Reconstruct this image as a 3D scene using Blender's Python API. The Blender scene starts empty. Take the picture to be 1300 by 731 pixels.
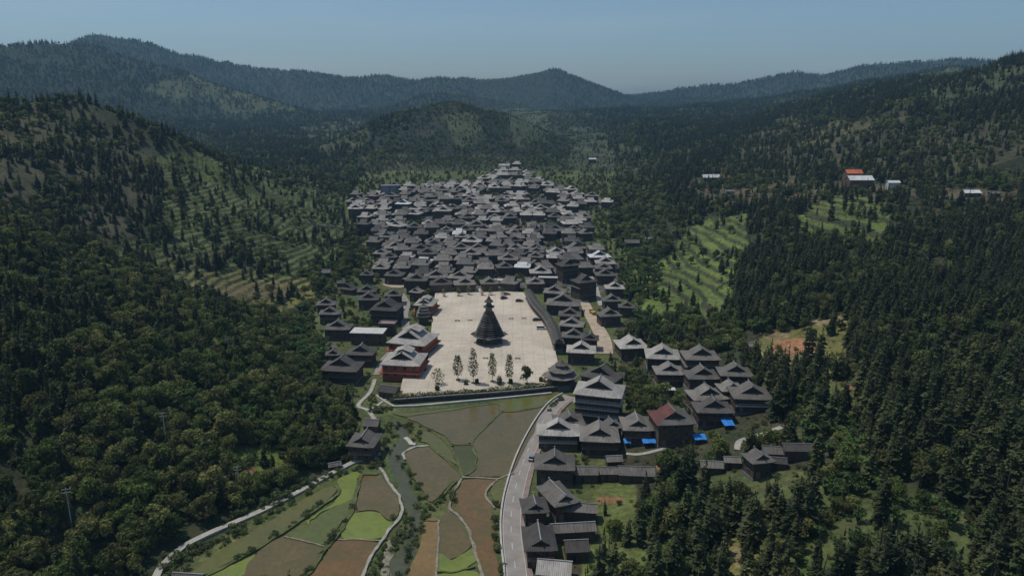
import bpy, math, random
import numpy as np
from mathutils import Vector, Matrix

# ------------------------------------------------------------ camera, sky, sun, exposure
SC = bpy.context.scene
COL = SC.collection
R = math.radians
CAM_H, PITCH, FPX, CXP, CYP = 120.0, R(14.6), 950.0, 650.0, 365.5
cd = bpy.data.cameras.new('camera'); cam = bpy.data.objects.new('camera', cd); COL.objects.link(cam)
cam.location = (0, 0, CAM_H); cam.rotation_euler = (math.pi/2 - PITCH, 0, 0)
cd.sensor_width = 36; cd.lens = FPX/1300*36; cd.clip_start = 1; cd.clip_end = 20000
SC.camera = cam

SUN_EL, SUN_AZ = R(66), R(-66)        # azimuth from +Y (view direction), negative = to the left
W = bpy.data.worlds.new('World'); SC.world = W; W.use_nodes = True
nt = W.node_tree; bg = nt.nodes['Background']
sky = nt.nodes.new('ShaderNodeTexSky'); sky.sky_type = 'NISHITA'; sky.sun_disc = False
sky.sun_elevation = SUN_EL; sky.sun_rotation = SUN_AZ
sky.altitude = 500; sky.air_density = 1.0; sky.dust_density = 1.6; sky.ozone_density = 1.5
tint = nt.nodes.new('ShaderNodeMix'); tint.data_type = 'RGBA'; tint.blend_type = 'MULTIPLY'; tint.inputs[0].default_value = 1; tint.inputs[7].default_value = (0.78, 0.9, 1.0, 1)
wc = nt.nodes.new('ShaderNodeTexCoord'); wm_ = nt.nodes.new('ShaderNodeMapping'); wm_.inputs['Scale'].default_value = (1.2, 1.2, 9); nt.links.new(wc.outputs['Generated'], wm_.inputs[0])
wn_ = nt.nodes.new('ShaderNodeTexNoise'); wn_.inputs['Scale'].default_value = 2.2; wn_.inputs['Detail'].default_value = 5; nt.links.new(wm_.outputs[0], wn_.inputs['Vector'])
wr = nt.nodes.new('ShaderNodeMapRange'); wr.inputs[1].default_value = .48; wr.inputs[2].default_value = .75; wr.inputs[4].default_value = .34; nt.links.new(wn_.outputs['Fac'], wr.inputs[0])
thin = nt.nodes.new('ShaderNodeMix'); thin.data_type = 'RGBA'; thin.inputs[7].default_value = (4.6, 5.2, 5.6, 1)      # thin high cloud
nt.links.new(wr.outputs[0], thin.inputs[0]); nt.links.new(sky.outputs[0], tint.inputs[6]); nt.links.new(tint.outputs[2], thin.inputs[6]); nt.links.new(thin.outputs[2], bg.inputs['Color']); bg.inputs['Strength'].default_value = 0.086
sd = bpy.data.lights.new('sun', 'SUN'); sd.energy = 2.65; sd.angle = R(0.5); sd.color = (1, 0.96, 0.9)
so = bpy.data.objects.new('sun', sd); COL.objects.link(so)
so.rotation_euler = Vector((math.sin(SUN_AZ)*math.cos(SUN_EL), math.cos(SUN_AZ)*math.cos(SUN_EL), math.sin(SUN_EL))).to_track_quat('Z', 'Y').to_euler()
so.location = (-200, 100, 600)
SC.view_settings.view_transform = 'Standard'; SC.view_settings.look = 'None'
SC.view_settings.exposure = 0.05; SC.view_settings.gamma = 1; SC.view_settings.use_curve_mapping = False
cy = SC.cycles
cy.max_bounces = 4; cy.diffuse_bounces = 2; cy.glossy_bounces = 2; cy.transmission_bounces = 2; cy.transparent_max_bounces = 4
cy.volume_bounces = 0; cy.use_denoising = True; cy.caustics_reflective = False; cy.caustics_refractive = False

rng = np.random.default_rng(7); random.seed(7)

# ------------------------------------------------------------ helpers
def props(o, label=None, cat=None, group=None, kind=None):
    if label: o['label'] = label
    if cat: o['category'] = cat
    if group: o['group'] = group
    if kind: o['kind'] = kind
    return o

def rebase(root, x, y, z=0.0):
    for c in root.children: c.location = (c.location.x-x, c.location.y-y, c.location.z-z)
    root.location = (x, y, z)
def empty(name, loc, rot=0.0, label=None, cat=None, group=None, sc=1.0):
    o = bpy.data.objects.new(name, None); COL.objects.link(o)
    o.location = loc; o.rotation_euler = (0, 0, rot); o.scale = (sc, sc, sc)
    o.empty_display_size = 0.5
    return props(o, label, cat, group)

class MB:
    """collects faces; build() links them as one mesh object"""
    def __init__(s): s.v = []; s.f = []; s.m = []
    def add(s, vs, fs, m=0):
        n = len(s.v); s.v += [tuple(p) for p in vs]
        s.f += [tuple(n+i for i in f) for f in fs]; s.m += [m]*len(fs)
    def box(s, x0, x1, y0, y1, z0, z1, m=0):
        s.add([(x0,y0,z0),(x1,y0,z0),(x1,y1,z0),(x0,y1,z0),(x0,y0,z1),(x1,y0,z1),(x1,y1,z1),(x0,y1,z1)],
              [(0,3,2,1),(4,5,6,7),(0,1,5,4),(1,2,6,5),(2,3,7,6),(3,0,4,7)], m)
    def prism(s, poly, z0, z1, m=0):
        a = sum(poly[i][0]*poly[(i+1) % len(poly)][1]-poly[(i+1) % len(poly)][0]*poly[i][1] for i in range(len(poly)))
        if a < 0: poly = poly[::-1]
        n = len(poly)
        s.add([(p[0],p[1],z0) for p in poly]+[(p[0],p[1],z1) for p in poly],
              [tuple(range(n-1,-1,-1)), tuple(range(n,2*n))]+[(i,(i+1) % n,n+(i+1) % n,n+i) for i in range(n)], m)
    def shell(s, vs, fs, t, m=0):
        """surface with thickness t downwards"""
        n = len(vs); V = list(vs)+[(p[0],p[1],p[2]-t) for p in vs]; F = list(fs)+[tuple(n+i for i in f[::-1]) for f in fs]
        cnt = {}
        for f in fs:
            for i in range(len(f)):
                e = (f[i], f[(i+1) % len(f)]); cnt[e] = cnt.get(e, 0)+1
        for (a, b) in list(cnt):
            if (b, a) not in cnt: F.append((b, a, n+a, n+b))
        s.add(V, F, m)
    def tube(s, p0, p1, r0, r1, n=6, m=0):
        p0, p1 = Vector(p0), Vector(p1); q = (p1-p0).to_track_quat('Z', 'Y')
        vs = []
        for p, r in ((p0, r0), (p1, r1)):
            for i in range(n):
                a = 2*math.pi*i/n; vs.append(p+q @ Vector((r*math.cos(a), r*math.sin(a), 0)))
        s.add(vs, [(i,(i+1) % n,n+(i+1) % n,n+i) for i in range(n)]+[tuple(range(n-1,-1,-1)), tuple(range(n,2*n))], m)
    def lathe(s, prof, n=10, m=0, lift=0.0, ph=0.0):
        vs = []
        for (r, z) in prof:
            for i in range(n):
                a = 2*math.pi*(i+ph)/n; vs.append((r*math.cos(a), r*math.sin(a), z))
        fs = [(k*n+i, k*n+(i+1) % n, (k+1)*n+(i+1) % n, (k+1)*n+i) for k in range(len(prof)-1) for i in range(n)]
        fs += [tuple(range(n-1,-1,-1)), tuple(range((len(prof)-1)*n, len(prof)*n))]
        s.add(vs, fs, m)
    def mesh(s, name, mats):
        me = bpy.data.meshes.new(name); me.from_pydata(s.v, [], s.f)
        for m in (mats if isinstance(mats, (list, tuple)) else [mats]): me.materials.append(m)
        if any(s.m): me.polygons.foreach_set('material_index', s.m)
        me.update(); return me
    def build(s, name, mats, parent=None, loc=None, rot=0.0):
        return link(name, s.mesh(name, mats), parent, loc, rot)

def link(name, me, parent=None, loc=None, rot=0.0):
    o = bpy.data.objects.new(name, me); COL.objects.link(o)
    if parent: o.parent = parent
    if loc: o.location = loc
    if rot: o.rotation_euler = (0, 0, rot)
    return o

def np_mesh(name, V, F, mats, mi=None):
    """V (n,3) array, F (m,4) or (m,3) array"""
    me = bpy.data.meshes.new(name); k = F.shape[1]
    me.vertices.add(len(V)); me.vertices.foreach_set('co', V.astype(np.float32).ravel())
    me.loops.add(F.size); me.loops.foreach_set('vertex_index', F.astype(np.int32).ravel())
    me.polygons.add(len(F)); me.polygons.foreach_set('loop_start', np.arange(0, F.size, k, dtype=np.int32))
    for m in (mats if isinstance(mats, (list, tuple)) else [mats]): me.materials.append(m)
    if mi is not None: me.polygons.foreach_set('material_index', mi.astype(np.int32))
    me.update(calc_edges=True); return me

# ------------------------------------------------------------ materials
class NT:
    def __init__(s, name):
        s.mat = bpy.data.materials.new(name); s.mat.use_nodes = True; s.t = s.mat.node_tree
        s.bsdf = s.t.nodes['Principled BSDF']; s.out = s.t.nodes['Material Output']
    def n(s, typ, **kw):
        nd = s.t.nodes.new('ShaderNode'+typ)
        for k, v in kw.items():
            if k in ('operation','data_type','blend_type','noise_dimensions','wave_type','bands_direction','attribute_name','feature','distance','attribute_type'): setattr(nd, k, v)
        return nd
    def l(s, a, b): s.t.links.new(a, b)
    def math(s, op, a, b=None, c=None, clamp=False):
        nd = s.n('Math', operation=op); nd.use_clamp = clamp
        for i, v in enumerate((a, b, c)):
            if v is None: continue
            if isinstance(v, (int, float)): nd.inputs[i].default_value = v
            else: s.l(v, nd.inputs[i])
        return nd.outputs[0]
    def noise(s, vec, scale, detail=3, rough=0.55, dist=0.0):
        nd = s.n('TexNoise'); nd.inputs['Scale'].default_value = scale; nd.inputs['Detail'].default_value = detail
        nd.inputs['Roughness'].default_value = rough; nd.inputs['Distortion'].default_value = dist
        if vec is not None: s.l(vec, nd.inputs['Vector'])
        return nd.outputs['Fac']
    def rng(s, v, a, b, c, d):
        nd = s.n('MapRange'); nd.inputs[1].default_value = a; nd.inputs[2].default_value = b
        nd.inputs[3].default_value = c; nd.inputs[4].default_value = d; s.l(v, nd.inputs[0]); return nd.outputs[0]
    def mix(s, f, a, b, blend='MIX'):
        nd = s.n('Mix', data_type='RGBA', blend_type=blend)
        for k, v in ((0, f), (6, a), (7, b)):
            if isinstance(v, (int, float)): nd.inputs[k].default_value = v
            elif isinstance(v, tuple): nd.inputs[k].default_value = (*v, 1)
            else: s.l(v, nd.inputs[k])
        return nd.outputs[2]
    def scale(s, col, f):
        nd = s.n('VectorMath', operation='SCALE')
        if isinstance(col, tuple): nd.inputs[0].default_value = col
        else: s.l(col, nd.inputs[0])
        if isinstance(f, (int, float)): nd.inputs[3].default_value = f
        else: s.l(f, nd.inputs[3])
        return nd.outputs[0]
    def bump(s, h, strength=0.5, dist=0.1):
        nd = s.n('Bump'); nd.inputs['Strength'].default_value = strength; nd.inputs['Distance'].default_value = dist
        s.l(h, nd.inputs['Height']); s.l(nd.outputs[0], s.bsdf.inputs['Normal'])
    def done(s, col, rough=0.8, spec=0.3):
        if isinstance(col, tuple): s.bsdf.inputs['Base Color'].default_value = (*col, 1)
        else: s.l(col, s.bsdf.inputs['Base Color'])
        s.bsdf.inputs['Roughness'].default_value = rough
        s.bsdf.inputs['Specular IOR Level'].default_value = spec
        return s.mat
    def obj(s): return s.n('TexCoord').outputs['Object']
    def pos(s): return s.n('NewGeometry').outputs['Position']
    def rand(s): return s.n('ObjectInfo').outputs['Random']

def m_plain(name, col, rough=0.8, amt=0.25, scale=0.6, spec=0.3, rnd=0.0, world=False):
    t = NT(name); v = t.pos() if world else t.obj()
    f = t.rng(t.noise(v, scale, 4, 0.6), 0.25, 0.75, 1-amt, 1+amt)
    if rnd: f = t.math('MULTIPLY', f, t.rng(t.rand(), 0, 1, 1-rnd, 1+rnd))
    return t.done(t.scale(col, f), rough, spec)

def m_roof(name, col, rnd=0.42, patch=0.3, moss=0.15):
    t = NT(name); tc = t.n('TexCoord'); ob = tc.outputs['Object']
    sn = t.n('SeparateXYZ'); t.l(tc.outputs['Normal'], sn.inputs[0])
    so_ = t.n('SeparateXYZ'); t.l(ob, so_.inputs[0])
    sel = t.math('GREATER_THAN', t.math('ABSOLUTE', sn.outputs[0]), t.math('ABSOLUTE', sn.outputs[1]))
    inv = t.math('SUBTRACT', 1.0, sel)
    c = t.math('ADD', t.math('MULTIPLY', so_.outputs[1], sel), t.math('MULTIPLY', so_.outputs[0], inv))
    dn = t.math('ADD', t.math('MULTIPLY', so_.outputs[0], sel), t.math('MULTIPLY', so_.outputs[1], inv))
    ribs = t.math('SINE', t.math('MULTIPLY', c, 2*math.pi/0.5))
    cv = t.n('CombineXYZ'); t.l(t.math('MULTIPLY', c, 1.3), cv.inputs[0]); t.l(t.math('MULTIPLY', dn, 0.25), cv.inputs[1])
    t.l(t.math('MULTIPLY', t.rand(), 90.0), cv.inputs[2])
    streak = t.rng(t.noise(cv.outputs[0], 1.6, 5, 0.65), 0.25, 0.75, 1-patch, 1+patch)
    ad = t.n('VectorMath', operation='ADD'); t.l(ob, ad.inputs[0]); cv2 = t.n('CombineXYZ'); t.l(t.math('MULTIPLY', t.rand(), 50.0), cv2.inputs[0]); t.l(cv2.outputs[0], ad.inputs[1])
    big = t.noise(ad.outputs[0], 0.22, 3, 0.6)
    f = t.math('MULTIPLY', streak, t.rng(big, 0.3, 0.7, 0.78, 1.22))
    f = t.math('MULTIPLY', f, t.rng(ribs, -1, 1, 0.84, 1.12))
    f = t.math('MULTIPLY', f, t.rng(t.rand(), 0, 1, 1-rnd, 1+rnd))
    base = t.scale(col, f)
    mo = t.rng(t.noise(ad.outputs[0], 0.5, 5, 0.7), 0.56, 0.72, 0, moss*2.2)
    base = t.mix(mo, base, (col[0]*0.75, col[1]*0.7, col[2]*0.55))
    t.bump(ribs, 0.5, 0.06)
    return t.done(base, 0.75, 0.25)

def m_wood(name, col, rnd=0.25):
    t = NT(name); tc = t.n('TexCoord'); ob = tc.outputs['Object']
    s3 = t.n('SeparateXYZ'); t.l(ob, s3.inputs[0])
    c = t.math('ADD', s3.outputs[0], s3.outputs[1])
    cv = t.n('CombineXYZ'); t.l(t.math('MULTIPLY', c, 3.0), cv.inputs[0]); t.l(t.math('MULTIPLY', s3.outputs[2], 0.35), cv.inputs[1]); t.l(t.math('MULTIPLY', t.rand(), 70.0), cv.inputs[2])
    f = t.rng(t.noise(cv.outputs[0], 1.2, 5, 0.7), 0.25, 0.75, 0.55, 1.45)
    pl = t.math('FRACT', t.math('MULTIPLY', c, 1.6)); f = t.math('MULTIPLY', f, t.rng(t.math('LESS_THAN', pl, 0.12), 0, 1, 1.0, 0.55))
    f = t.math('MULTIPLY', f, t.rng(t.rand(), 0, 1, 1-rnd, 1+rnd))
    return t.done(t.scale(col, f), 0.85, 0.2)

def m_leaf(name, col, col2, rnd=0.35, trans=0.2, nscale=0.8):
    t = NT(name); v = t.obj()
    f = t.rng(t.noise(v, nscale, 3, 0.6), 0.3, 0.7, 0.6, 1.4)
    c = t.mix(t.rand(), col, col2)
    wn = t.n('TexWhiteNoise'); wn.noise_dimensions = '1D'; t.l(t.math('MULTIPLY', t.rand(), 917.3), wn.inputs['W'])
    f = t.math('MULTIPLY', f, t.rng(wn.outputs[0], 0, 1, 1-rnd, 1+rnd))
    c = t.scale(c, f)
    t.done(c, 0.7, 0.25)
    tr = t.n('BsdfTranslucent'); t.l(t.scale(c, 1.3), tr.inputs['Color'])
    mx = t.n('MixShader'); mx.inputs[0].default_value = trans
    t.l(t.bsdf.outputs[0], mx.inputs[1]); t.l(tr.outputs[0], mx.inputs[2]); t.l(mx.outputs[0], t.out.inputs['Surface'])
    return t.mat

def m_water(name, col, col2, scale=0.05, rough=0.12, green=None):
    t = NT(name); v = t.pos()
    f = t.noise(v, scale, 5, 0.6, 0.6)
    c = t.mix(t.rng(f, 0.35, 0.65, 0, 1), col, col2)
    c = t.scale(c, t.rng(t.noise(v, 0.6, 4, 0.7), 0.3, 0.7, 0.82, 1.18))
    if green:
        g = t.rng(t.noise(v, scale*2.2, 6, 0.7, 1.0), 0.5, 0.6, 0, 1)
        c = t.mix(g, c, green)
    b = t.noise(v, 1.5, 2, 0.5); t.bump(b, 0.15, 0.03)
    return t.done(c, rough, 0.42)

def m_terrain():
    t = NT('terrain_ground'); v = t.pos()
    at = t.n('Attribute', attribute_name='ground', attribute_type='GEOMETRY')
    f = t.rng(t.noise(v, 0.035, 6, 0.65), 0.3, 0.7, 0.62, 1.38)
    f = t.math('MULTIPLY', f, t.rng(t.noise(v, 0.45, 6, 0.75), 0.3, 0.7, 0.38, 1.62))
    c = t.scale(at.outputs['Color'], f)
    c = t.mix(t.rng(t.noise(v, 0.12, 6, 0.75), 0.48, 0.7, 0, 0.55), c, (0.09, 0.075, 0.036))
    t.bump(t.noise(v, 0.5, 5, 0.7), 0.6, 0.8)
    return t.done(c, 0.9, 0.15)

def m_plaza():
    t = NT('plaza_paving'); v = t.pos()
    f = t.rng(t.noise(v, 0.05, 6, 0.65, 0.5), 0.3, 0.7, 0.78, 1.16)
    f = t.math('MULTIPLY', f, t.rng(t.noise(v, 0.5, 5, 0.7), 0.3, 0.7, 0.88, 1.1))
    s3 = t.n('SeparateXYZ'); t.l(v, s3.inputs[0])
    for i in (0, 1):
        fr = t.math('FRACT', t.math('MULTIPLY', s3.outputs[i], 0.2))
        f = t.math('MULTIPLY', f, t.rng(t.math('LESS_THAN', fr, 0.05), 0, 1, 1.0, 0.82))
    st = t.rng(t.noise(v, 0.11, 6, 0.75, 1.2), 0.54, 0.7, 0, 0.5)
    c = t.mix(st, t.scale((0.53, 0.455, 0.35), f), (0.33, 0.26, 0.18))
    return t.done(c, 0.8, 0.25)

M = {}
M['terrain'] = m_terrain(); M['plaza'] = m_plaza()
M['roof_dark'] = m_roof('roof_dark_tile', (0.092, 0.083, 0.072))
M['roof_mid'] = m_roof('roof_grey_tile', (0.158, 0.142, 0.12))
M['roof_pale'] = m_roof('roof_pale_tile', (0.33, 0.305, 0.265), 0.2)
M['roof_brown'] = m_roof('roof_weathered_tile', (0.15, 0.135, 0.115), 0.2, 0.45, 0.3)
M['roof_white'] = m_roof('roof_white_sheet', (0.55, 0.55, 0.53), 0.15, 0.15, 0.05)
M['roof_red'] = m_roof('roof_red_sheet', (0.12, 0.045, 0.036), 0.1, 0.3, 0.05)
M['roof_orange'] = m_roof('roof_orange_sheet', (0.5, 0.13, 0.05), 0.1)
M['ridge'] = m_plain('ridge_mortar', (0.22, 0.22, 0.21), 0.85, 0.3, 1.5, rnd=0.3)
M['wood'] = m_wood('dark_timber_wall', (0.1, 0.074, 0.054))
M['wood_brown'] = m_wood('brown_timber_wall', (0.11, 0.07, 0.046))
M['gable'] = m_wood('gable_boards', (0.06, 0.05, 0.042))
M['red_wall'] = m_plain('red_brick_wall', (0.33, 0.095, 0.05), 0.85, 0.2, 0.8)
M['white_wall'] = m_plain('white_plaster', (0.5, 0.48, 0.44), 0.85, 0.2, 0.5)
M['grey_wall'] = m_plain('grey_concrete', (0.22, 0.23, 0.24), 0.85, 0.2, 0.5)
M['stone'] = m_plain('stone_plinth', (0.16, 0.15, 0.135), 0.9, 0.35, 0.9)
M['stone_dark'] = m_plain('dark_stone_wall', (0.055, 0.055, 0.05), 0.9, 0.4, 0.7)
M['concrete'] = m_plain('pale_concrete', (0.42, 0.4, 0.35), 0.85, 0.25, 0.35, world=True)
M['path'] = m_plain('path_concrete', (0.34, 0.32, 0.27), 0.9, 0.3, 0.3, world=True)
M['channel'] = m_plain('channel_stone', (0.31, 0.29, 0.235), 0.9, 0.4, 0.6, world=True)
M['dirt'] = m_plain('lane_dirt', (0.4, 0.32, 0.23), 0.95, 0.3, 0.25, world=True)
M['asphalt'] = m_plain('road_concrete', (0.26, 0.235, 0.205), 0.9, 0.2, 0.25, world=True)
M['walk'] = m_plain('pink_pavement', (0.23, 0.175, 0.15), 0.9, 0.25, 0.4, world=True)
M['white'] = m_plain('white_paint', (0.42, 0.41, 0.38), 0.6, 0.15, 0.5, world=True)
M['bund'] = m_plain('grassy_bund', (0.085, 0.1, 0.035), 0.95, 0.5, 0.5, world=True)
M['bund_stone'] = m_plain('stone_bund', (0.22, 0.2, 0.14), 0.95, 0.45, 0.7, world=True)
M['frame'] = m_plain('window_frame', (0.16, 0.12, 0.09), 0.7, 0.2, 1.0, rnd=0.3)
M['pane'] = m_plain('window_pane', (0.012, 0.014, 0.017), 0.12, 0.1, 1.0, 0.5)
M['rail'] = m_plain('balcony_rail', (0.2, 0.15, 0.11), 0.8, 0.3, 1.0, rnd=0.3)
M['tarp'] = m_plain('blue_tarpaulin', (0.03, 0.2, 0.55), 0.5, 0.15, 0.8)
M['metal'] = m_plain('grey_metal', (0.3, 0.3, 0.3), 0.5, 0.1, 1.0)
M['bark'] = m_plain('bark', (0.075, 0.058, 0.042), 0.95, 0.3, 1.5)
M['soil'] = m_plain('red_soil', (0.3, 0.16, 0.085), 0.95, 0.3, 0.3, world=True)
M['conifer'] = m_leaf('conifer_needles', (0.04, 0.058, 0.018), (0.08, 0.088, 0.028), 0.45, 0.22)
M['leaf'] = m_leaf('broadleaf_foliage', (0.075, 0.108, 0.022), (0.165, 0.165, 0.052), 0.5, 0.34, 0.45)
M['bamboo'] = m_leaf('bamboo_foliage', (0.06, 0.115, 0.028), (0.09, 0.14, 0.03), 0.25, 0.3, 0.5)
M['shrub'] = m_leaf('shrub_foliage', (0.08, 0.12, 0.034), (0.14, 0.155, 0.055), 0.35, 0.2, 0.7)
M['grass'] = m_leaf('grass_blades', (0.06, 0.1, 0.02), (0.1, 0.13, 0.035), 0.3, 0.25, 0.7)
M['car_dark'] = m_plain('dark_car_paint', (0.03, 0.03, 0.035), 0.3, 0.05, 1.0, 0.5)
M['car_white'] = m_plain('white_car_paint', (0.7, 0.7, 0.7), 0.3, 0.05, 1.0, 0.5)
M['car_grey'] = m_plain('grey_car_paint', (0.2, 0.21, 0.22), 0.3, 0.05, 1.0, 0.5)
M['truck'] = m_plain('yellow_truck_paint', (0.45, 0.3, 0.05), 0.4, 0.1, 1.0, 0.5)
M['tyre'] = m_plain('tyre_rubber', (0.015, 0.015, 0.015), 0.8, 0.1, 1.0)
# paddies
M['p_brown'] = m_water('paddy_brown_water', (0.115, 0.09, 0.032), (0.135, 0.1, 0.036), 0.04, 0.14, (0.108, 0.09, 0.031))
M['p_red'] = m_water('paddy_red_water', (0.165, 0.095, 0.032), (0.13, 0.086, 0.028), 0.05, 0.12, (0.115, 0.09, 0.028))
M['p_orange'] = m_water('paddy_orange_mud', (0.22, 0.135, 0.045), (0.18, 0.115, 0.04), 0.06, 0.3)
M['p_olive'] = m_water('paddy_olive_water', (0.125, 0.115, 0.025), (0.105, 0.098, 0.025), 0.04, 0.2, (0.1, 0.12, 0.022))
M['p_mixed'] = m_water('paddy_mixed_water', (0.115, 0.11, 0.026), (0.085, 0.11, 0.024), 0.05, 0.25, (0.095, 0.14, 0.022))
M['p_green'] = m_water('paddy_green_algae', (0.15, 0.185, 0.02), (0.115, 0.145, 0.022), 0.07, 0.5, (0.16, 0.19, 0.03))
M['p_dgreen'] = m_water('paddy_dark_seedlings', (0.05, 0.056, 0.017), (0.066, 0.07, 0.02), 0.05, 0.7)
M['stream'] = m_water('stream_water', (0.06, 0.068, 0.03), (0.085, 0.08, 0.04), 0.08, 0.3)

# ------------------------------------------------------------ picture point -> place
CP, SP = math.cos(PITCH), math.sin(PITCH)
def ray(px, py):
    a = (px-CXP)/FPX; b = -(py-CYP)/FPX
    return np.array([a, CP+b*SP, -SP+b*CP])           # camera space (a, b, -1) turned by the pitch
def flat(px, py, z=0.0):
    d = ray(px, py); t = (z-CAM_H)/d[2]; return (d[0]*t, d[1]*t)
def at_y(px, py, Y):
    d = ray(px, py); t = Y/d[1]; return (d[0]*t, Y, CAM_H+d[2]*t)
def project(X, Y, Z):
    dz = Z-CAM_H; depth = Y*CP-dz*SP; up = Y*SP+dz*CP
    return CXP+FPX*X/depth, CYP-FPX*up/depth, depth
def crop(x0, y0, k): return lambda x, y: (x0+x/k, y0+y/k)
C1 = crop(400,180,3.324); C2 = crop(600,180,3.324); C3 = crop(380,330,3.846); C4 = crop(580,330,3.846)
C5 = crop(380,480,2.9125); C6 = crop(620,480,2.9125); C7 = crop(680,400,3.3216); C9 = crop(0,480,2.889)

# ------------------------------------------------------------ noise and terrain heights
def vnoise(x, y, seed=0):
    xi = np.floor(x).astype(np.int64); yi = np.floor(y).astype(np.int64); fx = x-xi; fy = y-yi
    def h(a, b):
        n = (a*374761393+b*668265263+seed*982451653) & 0x7fffffff
        n = ((n ^ (n >> 13))*1274126177) & 0x7fffffff
        n = n ^ (n >> 16); return (n & 0xffff)/65535.0
    u = fx*fx*fx*(fx*(fx*6-15)+10); v = fy*fy*fy*(fy*(fy*6-15)+10)
    a = h(xi,yi); b = h(xi+1,yi); c = h(xi,yi+1); d = h(xi+1,yi+1)
    return (a+(b-a)*u)*(1-v)+(c+(d-c)*u)*v
def fbm(x, y, s, octs=4, seed=0):
    o = 0; a = 1; tot = 0
    for k in range(octs):
        o = o+a*(vnoise(x/s+17.3*k, y/s-9.1*k, seed+k)-0.5)*2; tot += a; a *= 0.5; s *= 0.5
    return o/tot
def sstep(x, a, b):
    t = np.clip((x-a)/(b-a), 0, 1); return t*t*(3-2*t)
def in_poly(px, py, poly):
    px = np.asarray(px); py = np.asarray(py); ins = np.zeros(px.shape, bool); n = len(poly)
    for i in range(n):
        x1, y1 = poly[i]; x2, y2 = poly[(i+1) % n]
        if y1 == y2: continue
        c = ((y1 > py) != (y2 > py)) & (px < (x2-x1)*(py-y1)/(y2-y1)+x1); ins ^= c
    return ins

def base(Y):
    Y = np.asarray(Y, float)
    return 0.045*np.clip(Y-430, 0, 620)+0.02*np.clip(Y-1050, 0, 900)
def floor_pt(px, py):
    d = ray(px, py); t = np.linspace(100, 1500, 6000); Yv = d[1]*t; g = CAM_H+d[2]*t-base(Yv); i = int(np.argmax(g < 0)) or len(t)-1
    return d[0]*t[i], Yv[i]
LE = sorted([floor_pt(*p)[::-1] for p in [(100,790),(190,735),(330,650),(440,592),(450,540),(452,480),(405,440),(385,400),(420,365),(462,335),(455,290),(440,250)]])
RE = sorted([floor_pt(*p)[::-1] for p in [(735,790),(745,731),(775,640),(800,570),(805,500),(800,440),(795,390),(795,345),(775,300),(775,258)]])
LEY, LEX = np.array(LE).T; REY, REX = np.array(RE).T
LEY = np.append(LEY, [1000, 1200]); LEX = np.append(LEX, [-190, -160])
REY = np.append(REY, [1000, 1300]); REX = np.append(REX, [140, 160])
R1 = [(0,130,600),(100,126,625),(150,152,655),(200,180,700),(280,203,770),(360,218,850),(420,230,905)]
cr = [at_y(*p) for p in R1]
C_Y = np.array([-100,100,250,325,430,520]+[c[1] for c in cr]+[1000,1100]); C_X = np.array([-330,-320,-325,-335,-370,-395]+[c[0] for c in cr]+[-260,-260])
C_H = np.array([88,92,98,94,72,94]+[c[2]-float(base(c[1])) for c in cr]+[4,0])

def ridge(X, Y, pts, slope, rnd):
    best = np.full(np.shape(X), -1e9)
    for (a, b) in zip(pts[:-1], pts[1:]):
        dx, dy = b[0]-a[0], b[1]-a[1]; t = np.clip(((X-a[0])*dx+(Y-a[1])*dy)/(dx*dx+dy*dy), 0, 1)
        d = np.sqrt((X-a[0]-t*dx)**2+(Y-a[1]-t*dy)**2+rnd*rnd)-rnd
        best = np.maximum(best, a[2]+(b[2]-a[2])*t-slope*d)
    return best
def rp(*p): return [at_y(*q) for q in p]
RIDGES = [
 (rp((380,205,1100),(430,180,1160),(480,160,1220),(530,140,1260),(575,131,1290),(620,142,1310),(655,175,1330),(700,200,1330)), 0.5, 40),
 (rp((60,160,1350),(180,160,1400),(280,172,1450),(360,174,1500),(440,182,1500),(500,190,1500)), 0.4, 60),
 (rp((-250,70,1900),(-60,62,2000),(0,60,2100),(60,55,2200),(105,57,2250),(160,75,2250),(220,92,2250),(300,117,2200),(380,142,2100),(450,160,2000)), 0.46, 40),
 (rp((90,58,3100),(130,48,3200),(170,53,3250),(230,71,3300),(300,86,3400),(400,93,3400),(440,98,3400),(490,98,3450),(530,102,3500),(560,100,3500)), 0.42, 60),
 (rp((440,104,3300),(500,108,3300),(560,100,3350),(600,102,3400),(640,99,3400),(675,95,3400),(705,89,3450),(735,101,3500),(765,113,3500),(800,124,3500),(840,136,3300)), 0.42, 30),
 (rp((560,118,2600),(640,130,2500),(700,150,2300),(760,160,2200)), 0.4, 60),
 (rp((790,124,3600),(830,121,3600),(870,113,3500),(940,108,3500),(980,98,3400),(1010,91,3400),(1045,97,3300),(1100,85,3200),(1170,81,3100),(1250,76,3000)), 0.38, 40),
 (rp((800,160,2300),(880,145,2300),(960,128,2200),(1040,115,2100),(1120,100,2000),(1200,85,2000)), 0.36, 60),
 (rp((1600,40,750),(1420,55,880),(1300,80,1000),(1250,85,1080),(1180,93,1180),(1100,112,1300),(1000,142,1480),(920,168,1650)), 0.36, 40),
 (rp((620,112,5200),(800,121,5200),(900,112,5200),(1000,104,5200)), 0.3, 60),
 (rp((-700,60,5200),(200,90,5200),(620,112,5200)), 0.3, 60),
 (rp((1000,104,5200),(2100,70,5200)), 0.3, 60),
]
def edges(X, Y):
    return np.interp(Y, LEY, LEX)-X, X-np.interp(Y, REY, REX)
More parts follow.
